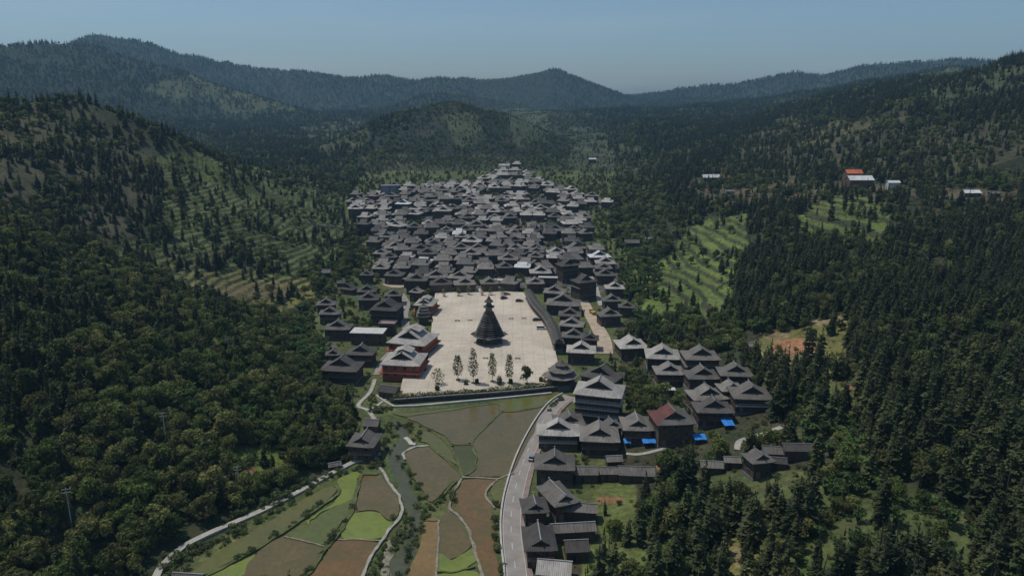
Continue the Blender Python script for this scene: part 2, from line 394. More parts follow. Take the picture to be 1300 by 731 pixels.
def hz0(X, Y):
    X = np.asarray(X, float); Y = np.asarray(Y, float)
    b = base(Y); dl, dr = edges(X, Y)
    xl = np.interp(Y, LEY, LEX); xc = np.interp(Y, C_Y, C_X); hc = np.interp(Y, C_Y, C_H)
    t = dl/np.maximum(xl-xc, 30)
    tt = np.clip(t, 0, 1); S = 0.62*tt+0.38*tt*tt*(3-2*tt); S = S*sstep(tt, -0.08, 0.16)
    zl = hc*np.where(t > 1, np.maximum(1-0.3*(t-1), 0.3), S)
    fade = 1-sstep(Y, 900, 1500)
    zr = np.interp(dr, [0,20,120,280,340,420,700], [0,2.2,25,48,51,58,95])*(0.35+0.65*fade)
    hill = zl+zr
    n = fbm(X, Y, 120, 4, 3)*7*sstep(np.maximum(dl, dr), 25, 130)
    far = sstep(Y, 950, 1500)
    n = n+far*(fbm(X, Y, 420, 5, 9)*34+10*(1-np.abs(fbm(X, Y, 210, 4, 21))*2))
    z = b+hill+n*(hill > 0)+far*n*(hill <= 0)
    for pts, sl, rd in RIDGES:
        r = ridge(X, Y, pts, sl, rd)
        if np.max(r) < -1e3: continue
        r = r+np.where(r > 0, (fbm(X, Y, 300, 5, 31)*0.07+0.06*(0.5-np.abs(fbm(X, Y, 380, 4, 33))*2))*np.clip(r, 0, 300), 0)
        k = 14.0; h = np.clip(0.5+0.5*(r-z)/k, 0, 1)
        sm = z+(r-z)*h+k*h*(1-h)
        # ridges never lift the valley floor close to the camera
        z = np.where(Y > 600, sm, z)
    return z
# clearings: (outline in the picture, nearest and farthest Y, colour, share of trees kept, terraced)
G_L, G_M, G_Y, G_B = (0.12,0.16,0.036), (0.085,0.115,0.033), (0.17,0.165,0.05), (0.085,0.07,0.04)
G_F = (0.05, 0.066, 0.03)
CLEAR = [
 ([(195,200),(260,186),(340,212),(410,232),(452,258),(442,300),(432,335),(370,352),(300,345),(250,330),(215,290),(205,240)], 380, 900, G_M, 0.27, 2.0),
 ([(255,340),(330,343),(400,352),(405,380),(370,398),(300,392),(225,372),(200,352)], 300, 620, G_Y, 0.05, 1.8),
 ([(100,325),(180,300),(240,310),(255,340),(200,352),(150,345)], 300, 650, G_M, 0.28, 2.2),
 ([(835,335),(870,300),(900,278),(950,274),(952,305),(938,345),(930,385),(890,408),(845,392)], 300, 640, G_L, 0.08, 2.3),
 ([(1005,270),(1060,252),(1125,252),(1125,315),(1060,310),(1015,300)], 350, 640, G_L, 0.1, 2.3),
 ([(950,432),(1000,415),(1070,396),(1078,440),(1072,475),(1010,480),(965,465)], 220, 480, G_Y, 0.04, 0),
 ([(1040,485),(1080,485),(1095,530),(1055,545)], 200, 420, G_L, 0.15, 0),
 ([(800,345),(835,330),(850,385),(860,420),(815,410)], 280, 560, G_L, 0.5, 0),
 ([(720,160),(760,165),(815,190),(830,230),(760,230),(720,205)], 700, 2000, G_F, 0.35, 3.0),
 ([(845,235),(1000,225),(1150,240),(1290,235),(1290,255),(1120,250),(1000,262),(900,260)], 450, 900, G_B, 0.5, 0),
 ([(740,690),(790,680),(840,690),(845,735),(735,735)], 100, 260, G_L, 0.04, 0),
 ([(995,690),(1060,675),(1068,735),(1000,735)], 90, 260, G_M, 0.08, 0),
 ([(1010,600),(1060,590),(1070,650),(1015,660)], 120, 300, G_M, 0.35, 0),
 ([(905,685),(965,680),(960,735),(915,735)], 90, 260, G_Y, 0.1, 0),
 ([(750,612),(805,608),(800,690),(760,690)], 120, 300, G_L, 0.12, 0),
 ([(290,570),(360,560),(370,600),(300,620)], 150, 400, G_L, 0.3, 0),
 ([(560,150),(600,140),(620,180),(580,190)], 1000, 1500, G_F, 0.7, 0),
 ([(640,140),(690,140),(700,180),(655,185)], 1000, 2600, G_F, 0.45, 0),
 ([(170,110),(260,90),(330,100),(300,125),(230,130)], 1500, 3000, G_F, 0.5, 0),
 ([(255,120),(350,115),(380,145),(300,150)], 1300, 3000, G_F, 0.5, 0),
 ([(380,160),(460,150),(470,185),(400,195)], 1000, 2500, G_F, 0.4, 3.0),
 ([(1000,150),(1110,160),(1100,185),(1000,178)], 800, 2000, G_B, 0.6, 0),
 ([(-20,140),(100,135),(190,170),(205,250),(150,345),(60,340),(-20,300)], 300, 760, (0.056,0.056,0.031), 0.75, 0),
 ([(980,150),(1300,150),(1300,235),(1120,225),(900,225)], 600, 1500, (0.052,0.05,0.028), 0.88, 0),
 ([(775,650),(860,598),(1010,596),(1240,640),(1245,738),(760,738)], 90, 300, (0.07,0.092,0.03), 0.4, 0),
 ([(1150,85),(1300,85),(1300,140),(1180,140)], 800, 2000, G_F, 0.85, 0),
]
def clearings(X, Y, Z):
    """index of the clearing each point lies in (-1: none), ragged at its edge"""
    px, py, dp = project(X, Y, Z)
    px = px+12*fbm(X, Y, 45, 4, 55); py = py+8*fbm(X, Y, 45, 4, 56)
    out = np.full(np.shape(X), -1)
    for i, (poly, y0, y1, *_r) in enumerate(CLEAR):
        xs = [p[0] for p in poly]; ys = [p[1] for p in poly]
        m = (px > min(xs)) & (px < max(xs)) & (py > min(ys)) & (py < max(ys)) & (Y > y0) & (Y < y1) & (dp > 1)
        if m.any():
            mm = np.zeros(np.shape(X), bool); mm[m] = in_poly(px[m], py[m], poly); out[mm & (out < 0)] = i
    return out
def hz(X, Y):
    z = hz0(X, Y); return z
def ground(px, py, off=0.0):
    """the place where the sight line through a picture point meets the ground (off: metres above it)"""
    d = ray(px, py); t = 70*np.power(6000/70, np.linspace(0, 1, 1500)); Xv, Yv = d[0]*t, d[1]*t
    g = CAM_H+d[2]*t-hz0(Xv, Yv)-off; i = max(1, int(np.argmax(g < 0)))
    f = g[i-1]/(g[i-1]-g[i]+1e-9); tt = t[i-1]+(t[i]-t[i-1])*f
    X, Y = d[0]*tt, d[1]*tt
    return X, Y, float(hz0(np.array([X]), np.array([Y]))[0]), tt
# ------------------------------------------------------------ terrain sheet
VILL = [(485,357),(470,325),(468,300),(455,280),(444,250),(500,238),(560,232),(605,230),(628,216),(640,205),(655,206),(680,222),(705,236),(755,250),(775,258),(745,272),(748,300),(745,318),(790,335),(795,372),(760,372),(700,372),(668,366),(555,367),(520,372)]
def build_terrain():
    ys = [60.0]
    while ys[-1] < 6400:
        y = ys[-1]; ys.append(y*(1.012 if y < 140 else 1.0036 if y < 1000 else 1.0058))
    ys = np.array(ys); us = np.concatenate([np.linspace(-1.6, -1.02, 30)[:-1], np.linspace(-1.02, 1.02, 880), np.linspace(1.02, 1.6, 30)[1:]])
    U, Y = np.meshgrid(us, ys); X = U*Y
    Z = hz0(X, Y)
    cl = clearings(X, Y, Z); dl, dr = edges(X, Y)
    q = np.zeros(X.shape); Zt = Z.copy()
    for i, c in enumerate(CLEAR):
        if c[5] > 0:
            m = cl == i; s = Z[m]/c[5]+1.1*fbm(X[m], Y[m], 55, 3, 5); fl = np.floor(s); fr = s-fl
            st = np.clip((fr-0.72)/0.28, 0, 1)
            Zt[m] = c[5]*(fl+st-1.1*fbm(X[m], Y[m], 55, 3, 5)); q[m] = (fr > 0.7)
    # ground cover, one colour per kind of ground; far forest ground has tree shade painted in
    n1 = fbm(X, Y, 60, 4, 77); n2 = fbm(X, Y, 18, 3, 78)
    C = np.empty(X.shape+(3,)); C[:] = (0.036, 0.046, 0.021)                        # forest floor
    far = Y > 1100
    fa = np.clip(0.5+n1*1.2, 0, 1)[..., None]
    C = np.where((far)[..., None], np.array((0.012, 0.02, 0.012))*(1-fa)+np.array((0.019, 0.028, 0.015))*fa, C)  # far ground darkened in colour to match the self-shadowed tree crowns
    brown = (sstep(n1+0.5*n2, 0.15, 0.5)*(Y < 1300))[..., None]*0.6
    C = C*(1-brown)+np.array((0.075, 0.062, 0.036))*brown
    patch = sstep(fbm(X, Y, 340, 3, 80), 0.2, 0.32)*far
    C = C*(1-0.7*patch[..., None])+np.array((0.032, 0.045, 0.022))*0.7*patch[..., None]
    for i, c in enumerate(CLEAR):
        m = cl == i
        if not m.any(): continue
        base_c = np.array(c[3])*(1+0.35*n2[m][..., None]); sw = sstep(n1[m]+0.6*n2[m], 0.0, 0.4)[..., None]*0.55
        base_c = base_c*(1-sw)+np.array((0.085, 0.088, 0.035))*sw
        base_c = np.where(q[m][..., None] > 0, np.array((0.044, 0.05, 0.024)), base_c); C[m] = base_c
    vf = (dl+14*n1+5*n2 < 0) & (dr+14*n1+5*n2 < 0) & (Y < 960)                                           # valley floor: grass and weeds
    g = np.clip(0.5+n2, 0, 1)[..., None]
    C = np.where(vf[..., None], np.array((0.065, 0.09, 0.028))*(1-g)+np.array((0.105, 0.115, 0.04))*g, C)
    px, py, dp = project(X, Y, Z)
    inv = in_poly(px.ravel(), py.ravel(), VILL).reshape(X.shape) & (Y > 380) & (Y < 1050)
    C = np.where(inv[..., None], np.array((0.15, 0.14, 0.12))*(0.85+0.4*n2[..., None]), C)
    for (x0, y0, rx, ry, col) in SOILS:
        e = ((px-x0)/rx)**2+((py-y0)/ry)**2+0.8*n2
        m = (e < 1) & (Y < 600); C[m] = col
    nv, nu = X.shape
    V = np.stack([X.ravel(), Y.ravel(), Zt.ravel()], 1)
    idx = np.arange(nv*nu).reshape(nv, nu)
    F = np.stack([idx[:-1,:-1].ravel(), idx[:-1,1:].ravel(), idx[1:,1:].ravel(), idx[1:,:-1].ravel()], 1)
    me = np_mesh('terrain', V, F, M['terrain'])
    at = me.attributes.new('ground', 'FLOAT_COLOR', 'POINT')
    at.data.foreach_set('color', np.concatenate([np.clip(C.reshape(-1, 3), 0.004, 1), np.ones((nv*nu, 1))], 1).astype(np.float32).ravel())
    me.polygons.foreach_set('use_smooth', np.ones(len(F), bool))
    props(link('terrain', me), kind='structure')
RS, TN = (0.26, 0.13, 0.065), (0.24, 0.19, 0.1)
SOILS = [(1010,441,36,10,RS),(1050,408,20,6,TN),(1080,492,10,4,RS),(775,634,22,5,RS),(840,592,9,6,RS),(1005,696,10,5,TN),(935,705,6,14,TN),(310,597,14,5,RS),(1025,660,8,5,TN),(985,425,16,5,TN),(330,368,45,10,(0.12,0.1,0.045)),(645,165,28,14,(0.12,0.1,0.07)),(1090,228,34,9,(0.14,0.1,0.07)),(905,222,26,8,(0.1,0.09,0.06)),(1010,222,30,6,(0.1,0.085,0.05)),(1230,245,26,5,(0.1,0.085,0.05))]
build_terrain()

# ------------------------------------------------------------ flat valley floor: plaza, fields, stream, road
def smooth(pts, closed=False, sub=4):
    P = [np.array(p, float) for p in pts]; n = len(P); out = []
    for i in range(n if closed else n-1):
        p0 = P[i-1] if (closed or i > 0) else P[0]; p1 = P[i]; p2 = P[(i+1) % n]; p3 = P[(i+2) % n] if (closed or i+2 < n) else P[-1]
        for k in range(sub):
            t = k/sub
            out.append(0.5*((2*p1)+(p2-p0)*t+(2*p0-5*p1+4*p2-p3)*t*t+(3*p1-p0-3*p2+p3)*t**3))
    if not closed: out.append(P[-1])
    return [tuple(p) for p in out]
def on_floor(pts, cr=None, z=0.0):
    return [flat(*(cr(*p) if cr else p), z) for p in pts]
def wob(poly, amp, s=6.0, seed=1):
    a = np.array(poly); nx = fbm(a[:,0], a[:,1], s, 2, seed)*amp; ny = fbm(a[:,0]+99, a[:,1], s, 2, seed+4)*amp
    return [(x+dx, y+dy) for (x, y), dx, dy in zip(poly, nx, ny)]
LINES = []
def strip(name, pts, w, z0, z1, mat, kind='structure', wz=None, w2=None):
    """band of ground along a line, a real slab from z0 to z1 (z1 follows the ground when wz is given)"""
    a = np.array(pts); d = np.gradient(a, axis=0); d /= np.linalg.norm(d, axis=1)[:, None]+1e-9
    if name in ('path','lane','road','pavement'): LINES.append((a, w/2))
    nrm = np.stack([-d[:,1], d[:,0]], 1); vw = (1+.45*fbm(a[:,0]*3, a[:,1]*3, 5, 2, 12))[:, None] if name == 'field_bund' else 1; ww = vw* np.linspace(w, w2 if w2 else w, len(a))[:, None]/2
    L, Rr = a+nrm*ww, a-nrm*ww
    def zz(p): return [float(v) for v in hz0(p[:,0], p[:,1])] if wz else [0.0]*len(p)
    zl, zr = zz(L), zz(Rr); n = len(a); v = []
    for i in range(n):
        top = max(zl[i], zr[i])+z1
        v += [(*L[i], top), (*Rr[i], top), (*L[i], zl[i]+z0), (*Rr[i], zr[i]+z0)]
    f = []
    for i in range(n-1):
        k = 4*i
        f += [(k,k+1,k+5,k+4), (k+2,k,k+4,k+6), (k+1,k+3,k+7,k+5)]
    f += [(0,2,3,1), (4*n-4,4*n-3,4*n-1,4*n-2)]
    b = MB(); b.add(v, f); o = b.build(name, M[mat])
    if kind: props(o, kind=kind)
    return o

FIELDS = [  # crop, outline, material, rim height
 ('p_olive', C5, [(345,128),(430,127),(720,90),(727,92),(560,118),(430,137),(400,142)], .42),
 ('p_brown', C5, [(402,140),(560,118),(720,94),(748,122),(700,165),(655,207),(635,238),(570,243),(540,213),(490,190),(440,165)], .40),
 ('p_olive', C5, [(732,90),(932,62),(932,82),(905,98),(830,116),(757,120)], .38),
 ('p_brown', C5, [(755,125),(830,120),(905,103),(915,108),(880,155),(862,205),(832,270),(793,345),(730,363),(620,357),(655,320),(658,280),(643,240),(668,200),(712,165)], .34),
 ('p_dgreen', C5, [(572,250),(632,244),(652,290),(642,345),(607,352),(590,320)], .30),
 ('p_olive', C5, [(432,205),(490,200),(546,245),(574,292),(582,318),(560,306),(520,277),(478,240),(440,230)], .36),
 ('p_brown', C5, [(392,275),(430,257),(478,253),(520,287),(568,327),(598,358),(560,390),(520,430),(490,453),(465,430),(430,370),(402,320)], .32),
 ('p_red', C5, [(612,373),(720,374),(695,410),(692,440),(714,480),(720,560),(725,640),(742,740),(684,740),(653,640),(633,570),(602,518),(568,483),(572,445),(600,402)], .28),
 ('p_olive', C5, [(735,376),(786,355),(763,400),(743,458),(725,462),(706,430),(708,405)], .30),
 ('p_brown', C5, [(520,525),(550,493),(600,532),(625,590),(632,622),(575,665),(517,652)], .26),
 ('p_green', C5, [(515,656),(575,668),(633,626),(650,688),(590,708),(514,706)], .262),
 ('p_green', C5, [(510,720),(650,702),(668,740),(508,740)], .24),
 ('p_orange', C5, [(467,526),(516,526),(511,640),(500,740),(398,740),(437,640)], .27),
 ('p_brown', C5, [(228,366),(298,356),(330,397),(368,442),(371,490),(352,522),(330,520),(290,492),(250,488),(205,496),(192,510),(220,440)], .32),
 ('p_green', C5, [(190,514),(205,498),(250,490),(290,494),(330,522),(350,526),(338,545),(298,590),(152,582)], .324),
 ('p_red', C5, [(143,598),(293,603),(255,660),(232,740),(36,740),(90,660)], .28),
 ('p_green', C5, [(152,366),(218,346),(220,375),(203,440),(110,478),(60,512),(20,545),(20,530),(90,480),(140,440),(152,410)], .32),
 ('p_mixed', C5, [(203,443),(196,462),(156,535),(102,612),(80,612),(-10,592),(-40,572),(20,548),(60,516),(112,482)], .322),
 ('p_olive', C9, [(1225,393),(1110,442),(1000,517),(870,592),(760,662),(690,735),(722,735),(830,678),(918,630),(1047,550),(1188,454),(1236,410)], .36),
 ('p_brown', C9, [(1035,584),(1183,620),(1100,735),(880,740),(900,680),(940,640)], .30),
 ('p_green', C9, [(932,640),(895,682),(875,740),(720,740),(800,705),(850,685)], .302),
]
for k, (m, cr, poly, zt) in enumerate(FIELDS):
    P = wob(smooth(on_floor(poly, cr, zt), True, 5), 1.5 if m == 'p_green' else 0.6, 5 if m == 'p_green' else 7, k)
    b = MB(); b.prism(P, -0.3, zt); props(b.build('paddy_field', M[m]), kind='structure')
BUNDS = [  # crop, line, width, material
 (C5, [(288,312),(318,358),(345,400),(372,445),(377,492),(345,545),(300,600),(255,672),(232,740)], 1.3, 'channel', .62),
 (C5, [(288,350),(240,352),(226,362),(216,400),(200,468),(158,550),(106,618),(60,682),(12,740)], 2.0, 'bund', .68),
 (C5, [(143,592),(220,594),(297,597)], .9, 'bund_stone', .5),
 (C5, [(392,298),(385,276),(430,252),(480,247)], 1.5, 'channel', .56),
 (C5, [(482,247),(525,284),(570,324),(605,358)], 1.4, 'bund', .54),
 (C5, [(605,364),(660,366),(730,369),(762,360),(792,350)], 1.2, 'bund_stone', .55),
 (C5, [(605,360),(582,398),(565,432),(560,478),(600,520),(634,575),(652,645),(682,740)], 1.3, 'bund_stone', .5),
 (C5, [(732,372),(720,382),(700,402),(692,425),(698,445),(722,478)], 1.2, 'bund_stone', .53),
 (C5, [(750,122),(705,164),(658,208),(638,240),(655,290),(648,335),(610,357)], 1.3, 'bund', .56),
 (C5, [(490,194),(546,238),(578,288),(590,325),(604,356)], 1.4, 'bund', .545),
 (C5, [(560,247),(600,245),(636,242)], .9, 'bund', .54),
 (C5, [(404,139),(560,117),(722,92),(735,108),(752,122),(830,118),(905,101)], 1.0, 'bund', .55),
 (C5, [(517,520),(515,600),(511,714),(506,740)], .9, 'bund_stone', .48),
 (C5, [(511,713),(580,711),(651,696)], .8, 'bund', .49),
 (C5, [(460,522),(520,523)], .8, 'bund', .47),
 (C5, [(495,460),(530,432),(565,392),(602,362)], 1.5, 'bund', .53),
 (C9, [(1228,390),(1243,405),(1236,425),(1190,458),(1052,552),(925,632),(830,681),(735,735)], 1.7, 'bund', .62),
 (C9, [(1040,578),(1110,595),(1190,615)], .8, 'bund_stone', .57),
]
for cr, line, w, m, zt in BUNDS:
    strip('field_bund', wob(smooth(on_floor(line, cr, zt), False, 6), 0.5, 4, 3), w*.62, -0.3, zt, m)
P = on_floor([(342,162),(362,200),(368,230),(345,262),(326,292),(334,340),(362,392),(393,455),(408,520),(390,590),(350,660),(296,745),(380,745),(418,640),(446,570),(456,500),(446,450),(402,385),(384,330),(380,280),(402,245),(398,200),(372,160)], C5)
b = MB(); b.prism(wob(smooth(P, True, 4), 1.6, 6, 8), -0.5, 0.06); props(b.build('stream', M['stream']), kind='structure')

PZ = 2.0
PLAZA = on_floor([(506,504),(560,500),(640,494.5),(706,488),(709,462),(703,437),(691,411),(673,373),(640,366),(553,367),(549,400),(546,440),(541,470),(512,478)], None, PZ)
b = MB(); b.prism(PLAZA, -1, PZ); props(b.build('plaza', M['plaza']), kind='structure')

ROADC = smooth(on_floor([(655.5,790),(655,731),(650,690),(649,655),(654,622),(666,582),(682,548),(697,524),(709,511),(722,503)]), False, 6)
strip('road', ROADC, 5.4, -0.3, 0.30, 'asphalt')
def offs(line, d):
    a = np.array(line); g = np.gradient(a, axis=0); g /= np.linalg.norm(g, axis=1)[:, None]; return [tuple(p) for p in a+np.stack([-g[:,1], g[:,0]], 1)*d]
strip('pavement', offs(ROADC, -3.55), 1.8, -0.3, 0.43, 'walk')
strip('kerb', offs(ROADC, -2.72), 0.2, -0.3, 0.45, 'concrete')
def arc_cut(line, s0, s1):
    a = np.array(line); s = np.concatenate([[0], np.cumsum(np.linalg.norm(np.diff(a, axis=0), axis=1))])
    q = np.linspace(s0, s1, max(2, int((s1-s0)/1.5)+1)); return [(float(np.interp(t, s, a[:,0])), float(np.interp(t, s, a[:,1]))) for t in q], s[-1]
tot = arc_cut(ROADC, 0, 1)[1]; s = 4.0
while s < tot-8:
    strip('road_marking', arc_cut(ROADC, s, s+3.2)[0], 0.28, 0.2, 0.305, 'white'); s += 8.2
strip('road_marking', offs(ROADC, 2.3), 0.2, 0.2, 0.304, 'white')
# low white guard wall with posts along the field side of the road
gw = empty('guard_wall', (0,0,0), 0, 'long low pale concrete guard wall along the field side of the road', 'guard wall')
o = strip('wall', offs(ROADC, 3.0), 0.5, -0.4, 0.95, 'concrete', None); o.parent = gw; rebase(gw, *offs(ROADC, 3.0)[0])
# paths
strip('path', smooth(on_floor([(196,740),(205,722),(232,698),(265,680),(300,664),(335,648),(372,629),(410,608),(440,592),(456,585),(482,582)]), False, 5), 2.0, -1.5, 0.55, 'path', wz=True)
strip('path', smooth(on_floor([(482,582),(476,560),(478,540),(468,522),(455,515),(470,498),(476,482)]), False, 5), 1.6, -1, 0.35, 'path', wz=True)
strip('path', smooth(on_floor([(455,517),(472,519),(492,505)]), False, 3), 1.2, -1, 0.3, 'path', wz=True)
# lanes beside the houses on the right bank
def lane(pts, w, m, w2=None): strip('lane', smooth([ground(*p)[:2] for p in pts], False, 4), w, -1.5, 0.25, m, wz=True, w2=w2)
lane([(767,449),(766,432),(758,415),(750,402),(744,388),(738,378)], 8.5, 'dirt', 5)
lane([(763,388),(759,375),(755,362),(749,350),(744,340)], 3.0, 'path')
lane([(936,572),(938,562),(952,556),(968,552),(978,548),(992,543)], 2.0, 'path')
lane([(795,576),(812,577),(835,572),(845,569)], 1.6, 'path')
lane([(834,566),(832,553),(829,540)], 1.6, 'path')
lane([(517,420),(513,400),(516,385),(507,372)], 4.5, 'asphalt')
lane([(478,476),(488,455),(505,440),(515,425)], 3.0, 'asphalt')
lane([(492,360),(507,364),(520,358)], 9, 'dirt')
lane([(437,290),(425,288),(405,286),(385,283)], 2.0, 'dirt')
lane([(645,232),(643,222),(640,214)], 5, 'dirt')
lane([(596,345),(597,325),(600,310),(601,290)], 3, 'path')
# ------------------------------------------------------------ houses
def roof_shape(w, d, H, up=0.25):
    """hip-and-gable roof over an eave rectangle w (across) by d (along the ridge); ridge along y, eave at z=0"""
    a, b = w/2, d/2; a1 = 0.56*a; h1 = 0.36*H; g = max(b-0.46*a, 0.35*b); go = g+0.55
    v = [(0,-go,H),(0,go,H),(a1,-go,h1+0.04),(a1,go,h1+0.04),(-a1,-go,h1+0.04),(-a1,go,h1+0.04),
         (a1,-g,h1),(a1,g,h1),(-a1,-g,h1),(-a1,g,h1),
         (a,-b,up),(a,b,up),(-a,-b,up),(-a,b,up),(a,-b*.6,0),(a,b*.6,0),(-a,-b*.6,0),(-a,b*.6,0),(a*.6,-b,0),(-a*.6,-b,0),(a*.6,b,0),(-a*.6,b,0)]
    f_up = [(0,2,3,1),(1,5,4,0)]
    f_lo = [(6,10,14,15,11,7),(9,13,17,16,12,8),(8,12,19,18,10,6),(7,11,20,21,13,9)]
    return v, f_up, f_lo, (a1, g, h1)
def roof_mesh(w, d, H, mat):
    v, fu, fl, (a1, g, h1) = roof_shape(w, d, H); b = MB(); b.shell(v, fl, 0.22); b.shell(v, fu, 0.2)
    return b.mesh('roof', mat), a1, g, h1
def gable_mesh(w, d, H, s):
    v, fu, fl, (a1, g, h1) = roof_shape(w, d, H); b = MB(); y = s*(g+0.02); t = s*0.12
    k = 0.93
    p = [(-a1*k, h1-0.1), (a1*k, h1-0.1), (0, H*0.97)]
    vs = [(x, y, z) for x, z in p]+[(x, y+t, z) for x, z in p]
    b.add(vs, [(0,1,2),(5,4,3),(0,3,4,1),(1,4,5,2),(2,5,3,0)])
    return b.mesh('gable', M['gable'])
def ridge_mesh(w, d, H):
    v, fu, fl, (a1, g, h1) = roof_shape(w, d, H); b = MB(); go = g+0.6
    b.box(-0.17, 0.17, -go, go, H-0.05, H+0.22)
    for s in (-1, 1): b.box(-0.2, 0.2, s*go-0.25, s*go+0.25, H+0.1, H+0.5)
    return b.mesh('ridge_cap', M['ridge'])
WIN = {}
def win_mesh(wd, ht, frame='frame'):
    k = (wd, ht, frame)
    if k not in WIN:
        b = MB(); x = wd/2
        b.box(-x, x, -0.03, 0.05, 0.08, ht-0.08, 1)
        for (x0, x1, z0, z1) in ((-x-.08,-x+.04,0,ht),(x-.04,x+.08,0,ht),(-x+.04,x-.04,0,.1),(-x+.04,x-.04,ht-.1,ht),(-.04,.04,.1,ht-.1)): b.box(x0, x1, -0.09, 0.07, z0, z1, 0)
        WIN[k] = b.mesh('window', [M[frame], M['pane']])
    return WIN[k]
def eave_band(ww, wd, z, out, mat):
    """narrow pent roof running round the wall"""
    b = MB(); a, c = ww/2+0.01, wd/2+0.01; A, Cc = a+out, c+out; h = out*0.5
    v = [(-a,-c,z+h),(a,-c,z+h),(a,c,z+h),(-a,c,z+h),(-A,-Cc,z),(A,-Cc,z),(A,Cc,z),(-A,Cc,z)]
    b.shell(v, [(0,4,5,1),(1,5,6,2),(2,6,7,3),(3,7,4,0)], 0.14); return b.mesh('eave_band', mat)

def house(x, y, z, rot, w, d, storeys, tone, label, group, detail=2, wall='wood', balcony=False, band=False, hr=0.27, over=1.0, name='timber_house', split=None):
    root = empty(name, (x, y, z), rot, label, 'house', group)
    ww, wd = w-2*over, d-2*over; Hw = 2.65*storeys+0.15; H = hr*w
    b = MB(); b.box(-ww/2-.25, ww/2+.25, -wd/2-.25, wd/2+.25, -5, 0.35); b.build('plinth', M['stone'], root)
    b = MB(); b.box(-ww/2, ww/2, -wd/2, wd/2, 0.35, Hw+0.35)
    for cx in np.linspace(-ww/2, ww/2, 4 if detail > 1 else 2):      # timber posts standing proud of the boards
        for yy in (-wd/2, wd/2): b.box(cx-.13, cx+.13, yy-.16, yy+.16, 0.36, Hw+0.3)
    for k in range(1, storeys):
        zz = 0.35+2.65*k; b.box(-ww/2-.1, ww/2+.1, -wd/2-.1, wd/2+.1, zz-.12, zz+.12)
    b.build('wall', M[wall], root)
    rm, a1, g, h1 = roof_mesh(w, d, H, M[tone])
    ro = link('roof', rm, root, (0, 0, Hw+0.2))
    if split:                                                        # one slope covered in another material
        rm.materials.append(M[split])
        rm.polygons.foreach_set('material_index', [1 if p.normal.x < -0.2 and p.normal.z > 0.2 else 0 for p in rm.polygons])
    for s in (-1, 1): link('gable', gable_mesh(w, d, H, s), root, (0, 0, Hw+0.2))
    if detail > 0: link('ridge_cap', ridge_mesh(w, d, H), root, (0, 0, Hw+0.2))
    if band and storeys > 1: link('eave_band', eave_band(ww, wd, 0.35+2.65*(storeys-1)-0.5, 0.9, M[tone]), root)
    if detail > 1:
        wm = win_mesh(1.1, 1.25)
        nx = 3 if ww > 8 else 2
        for k in range(storeys):
            zz = 0.35+2.65*k+0.85
            xs = [(-ww/2+ww*(i+.5)/nx) for i in range(nx)]
            if k == 0:
                dm = MB(); dm.box(-.65, .65, -.07, .03, 0, 2.1); dm.build('door', M['rail'], root, (xs[0], -wd/2-.1, 0.36)); xs = xs[1:]
            for xx in xs: link('window', wm, root, (xx, -wd/2-.04, zz))
            side = 1 if x < 0 else -1
            link('window', wm, root, (side*(ww/2+.04), 0, zz), math.pi/2)
        if balcony:
            for k in range(1, storeys):
                zz = 0.35+2.65*k; bb = MB(); c = -wd/2
                bb.box(-ww/2, ww/2, c-1.15, c-.17, zz-.1, zz+.05); bb.box(-ww/2, ww/2, c-1.15, c-1.07, zz+.9, zz+1.0)
                for xx in np.linspace(-ww/2+.1, ww/2-.1, 14): bb.box(xx-.05, xx+.05, c-1.13, c-1.09, zz+.05, zz+.9)
                bb.build('balcony', M['rail'] if balcony != 'white' else M['white_wall'], root)
    return root

def shed(x, y, z, rot, w, d, h, tone, label, group=None, wall='wood', name='timber_shed', cat='shed'):
    """low building under a plain gabled roof, ridge along local x"""
    root = empty(name, (x, y, z), rot, label, cat, group); a, c = w/2, d/2; H = 0.28*d
    b = MB(); b.box(-a+.4, a-.4, -c+.5, c-.5, -3, h); b.add([(-a+.4,-c+.5,h),(-a+.4,c-.5,h),(-a+.4,0,h+H*.85),(-a+.5,-c+.5,h),(-a+.5,c-.5,h),(-a+.5,0,h+H*.85)], [(0,2,1),(3,4,5),(0,3,5,2),(1,2,5,4)])
    b.add([(a-.4,-c+.5,h),(a-.4,c-.5,h),(a-.4,0,h+H*.85),(a-.5,-c+.5,h),(a-.5,c-.5,h),(a-.5,0,h+H*.85)], [(0,1,2),(3,5,4),(0,2,5,3),(1,4,5,2)])
    b.build('wall', M[wall], root)
    b = MB(); b.shell([(-a,-c,h-.1),(a,-c,h-.1),(a,-c*.5,h+H*.44),(-a,-c*.5,h+H*.44),(a,0,h+H),(-a,0,h+H),(a,c*.5,h+H*.44),(-a,c*.5,h+H*.44),(a,c,h-.1),(-a,c,h-.1)], [(0,1,2,3),(3,2,4,5),(5,4,6,7),(7,6,8,9)], 0.16)
    b.build('roof', M[tone], root)
    b = MB(); b.box(-.6, .6, -.06, .05, 0, 1.9); b.build('door', M['gable'], root, (-w*.15, -c+.46, 0.02))
    b = MB(); b.box(-a-.02, a+.02, -.14, .14, h+H-.04, h+H+.16); b.build('ridge_cap', M['ridge'], root)
    return root

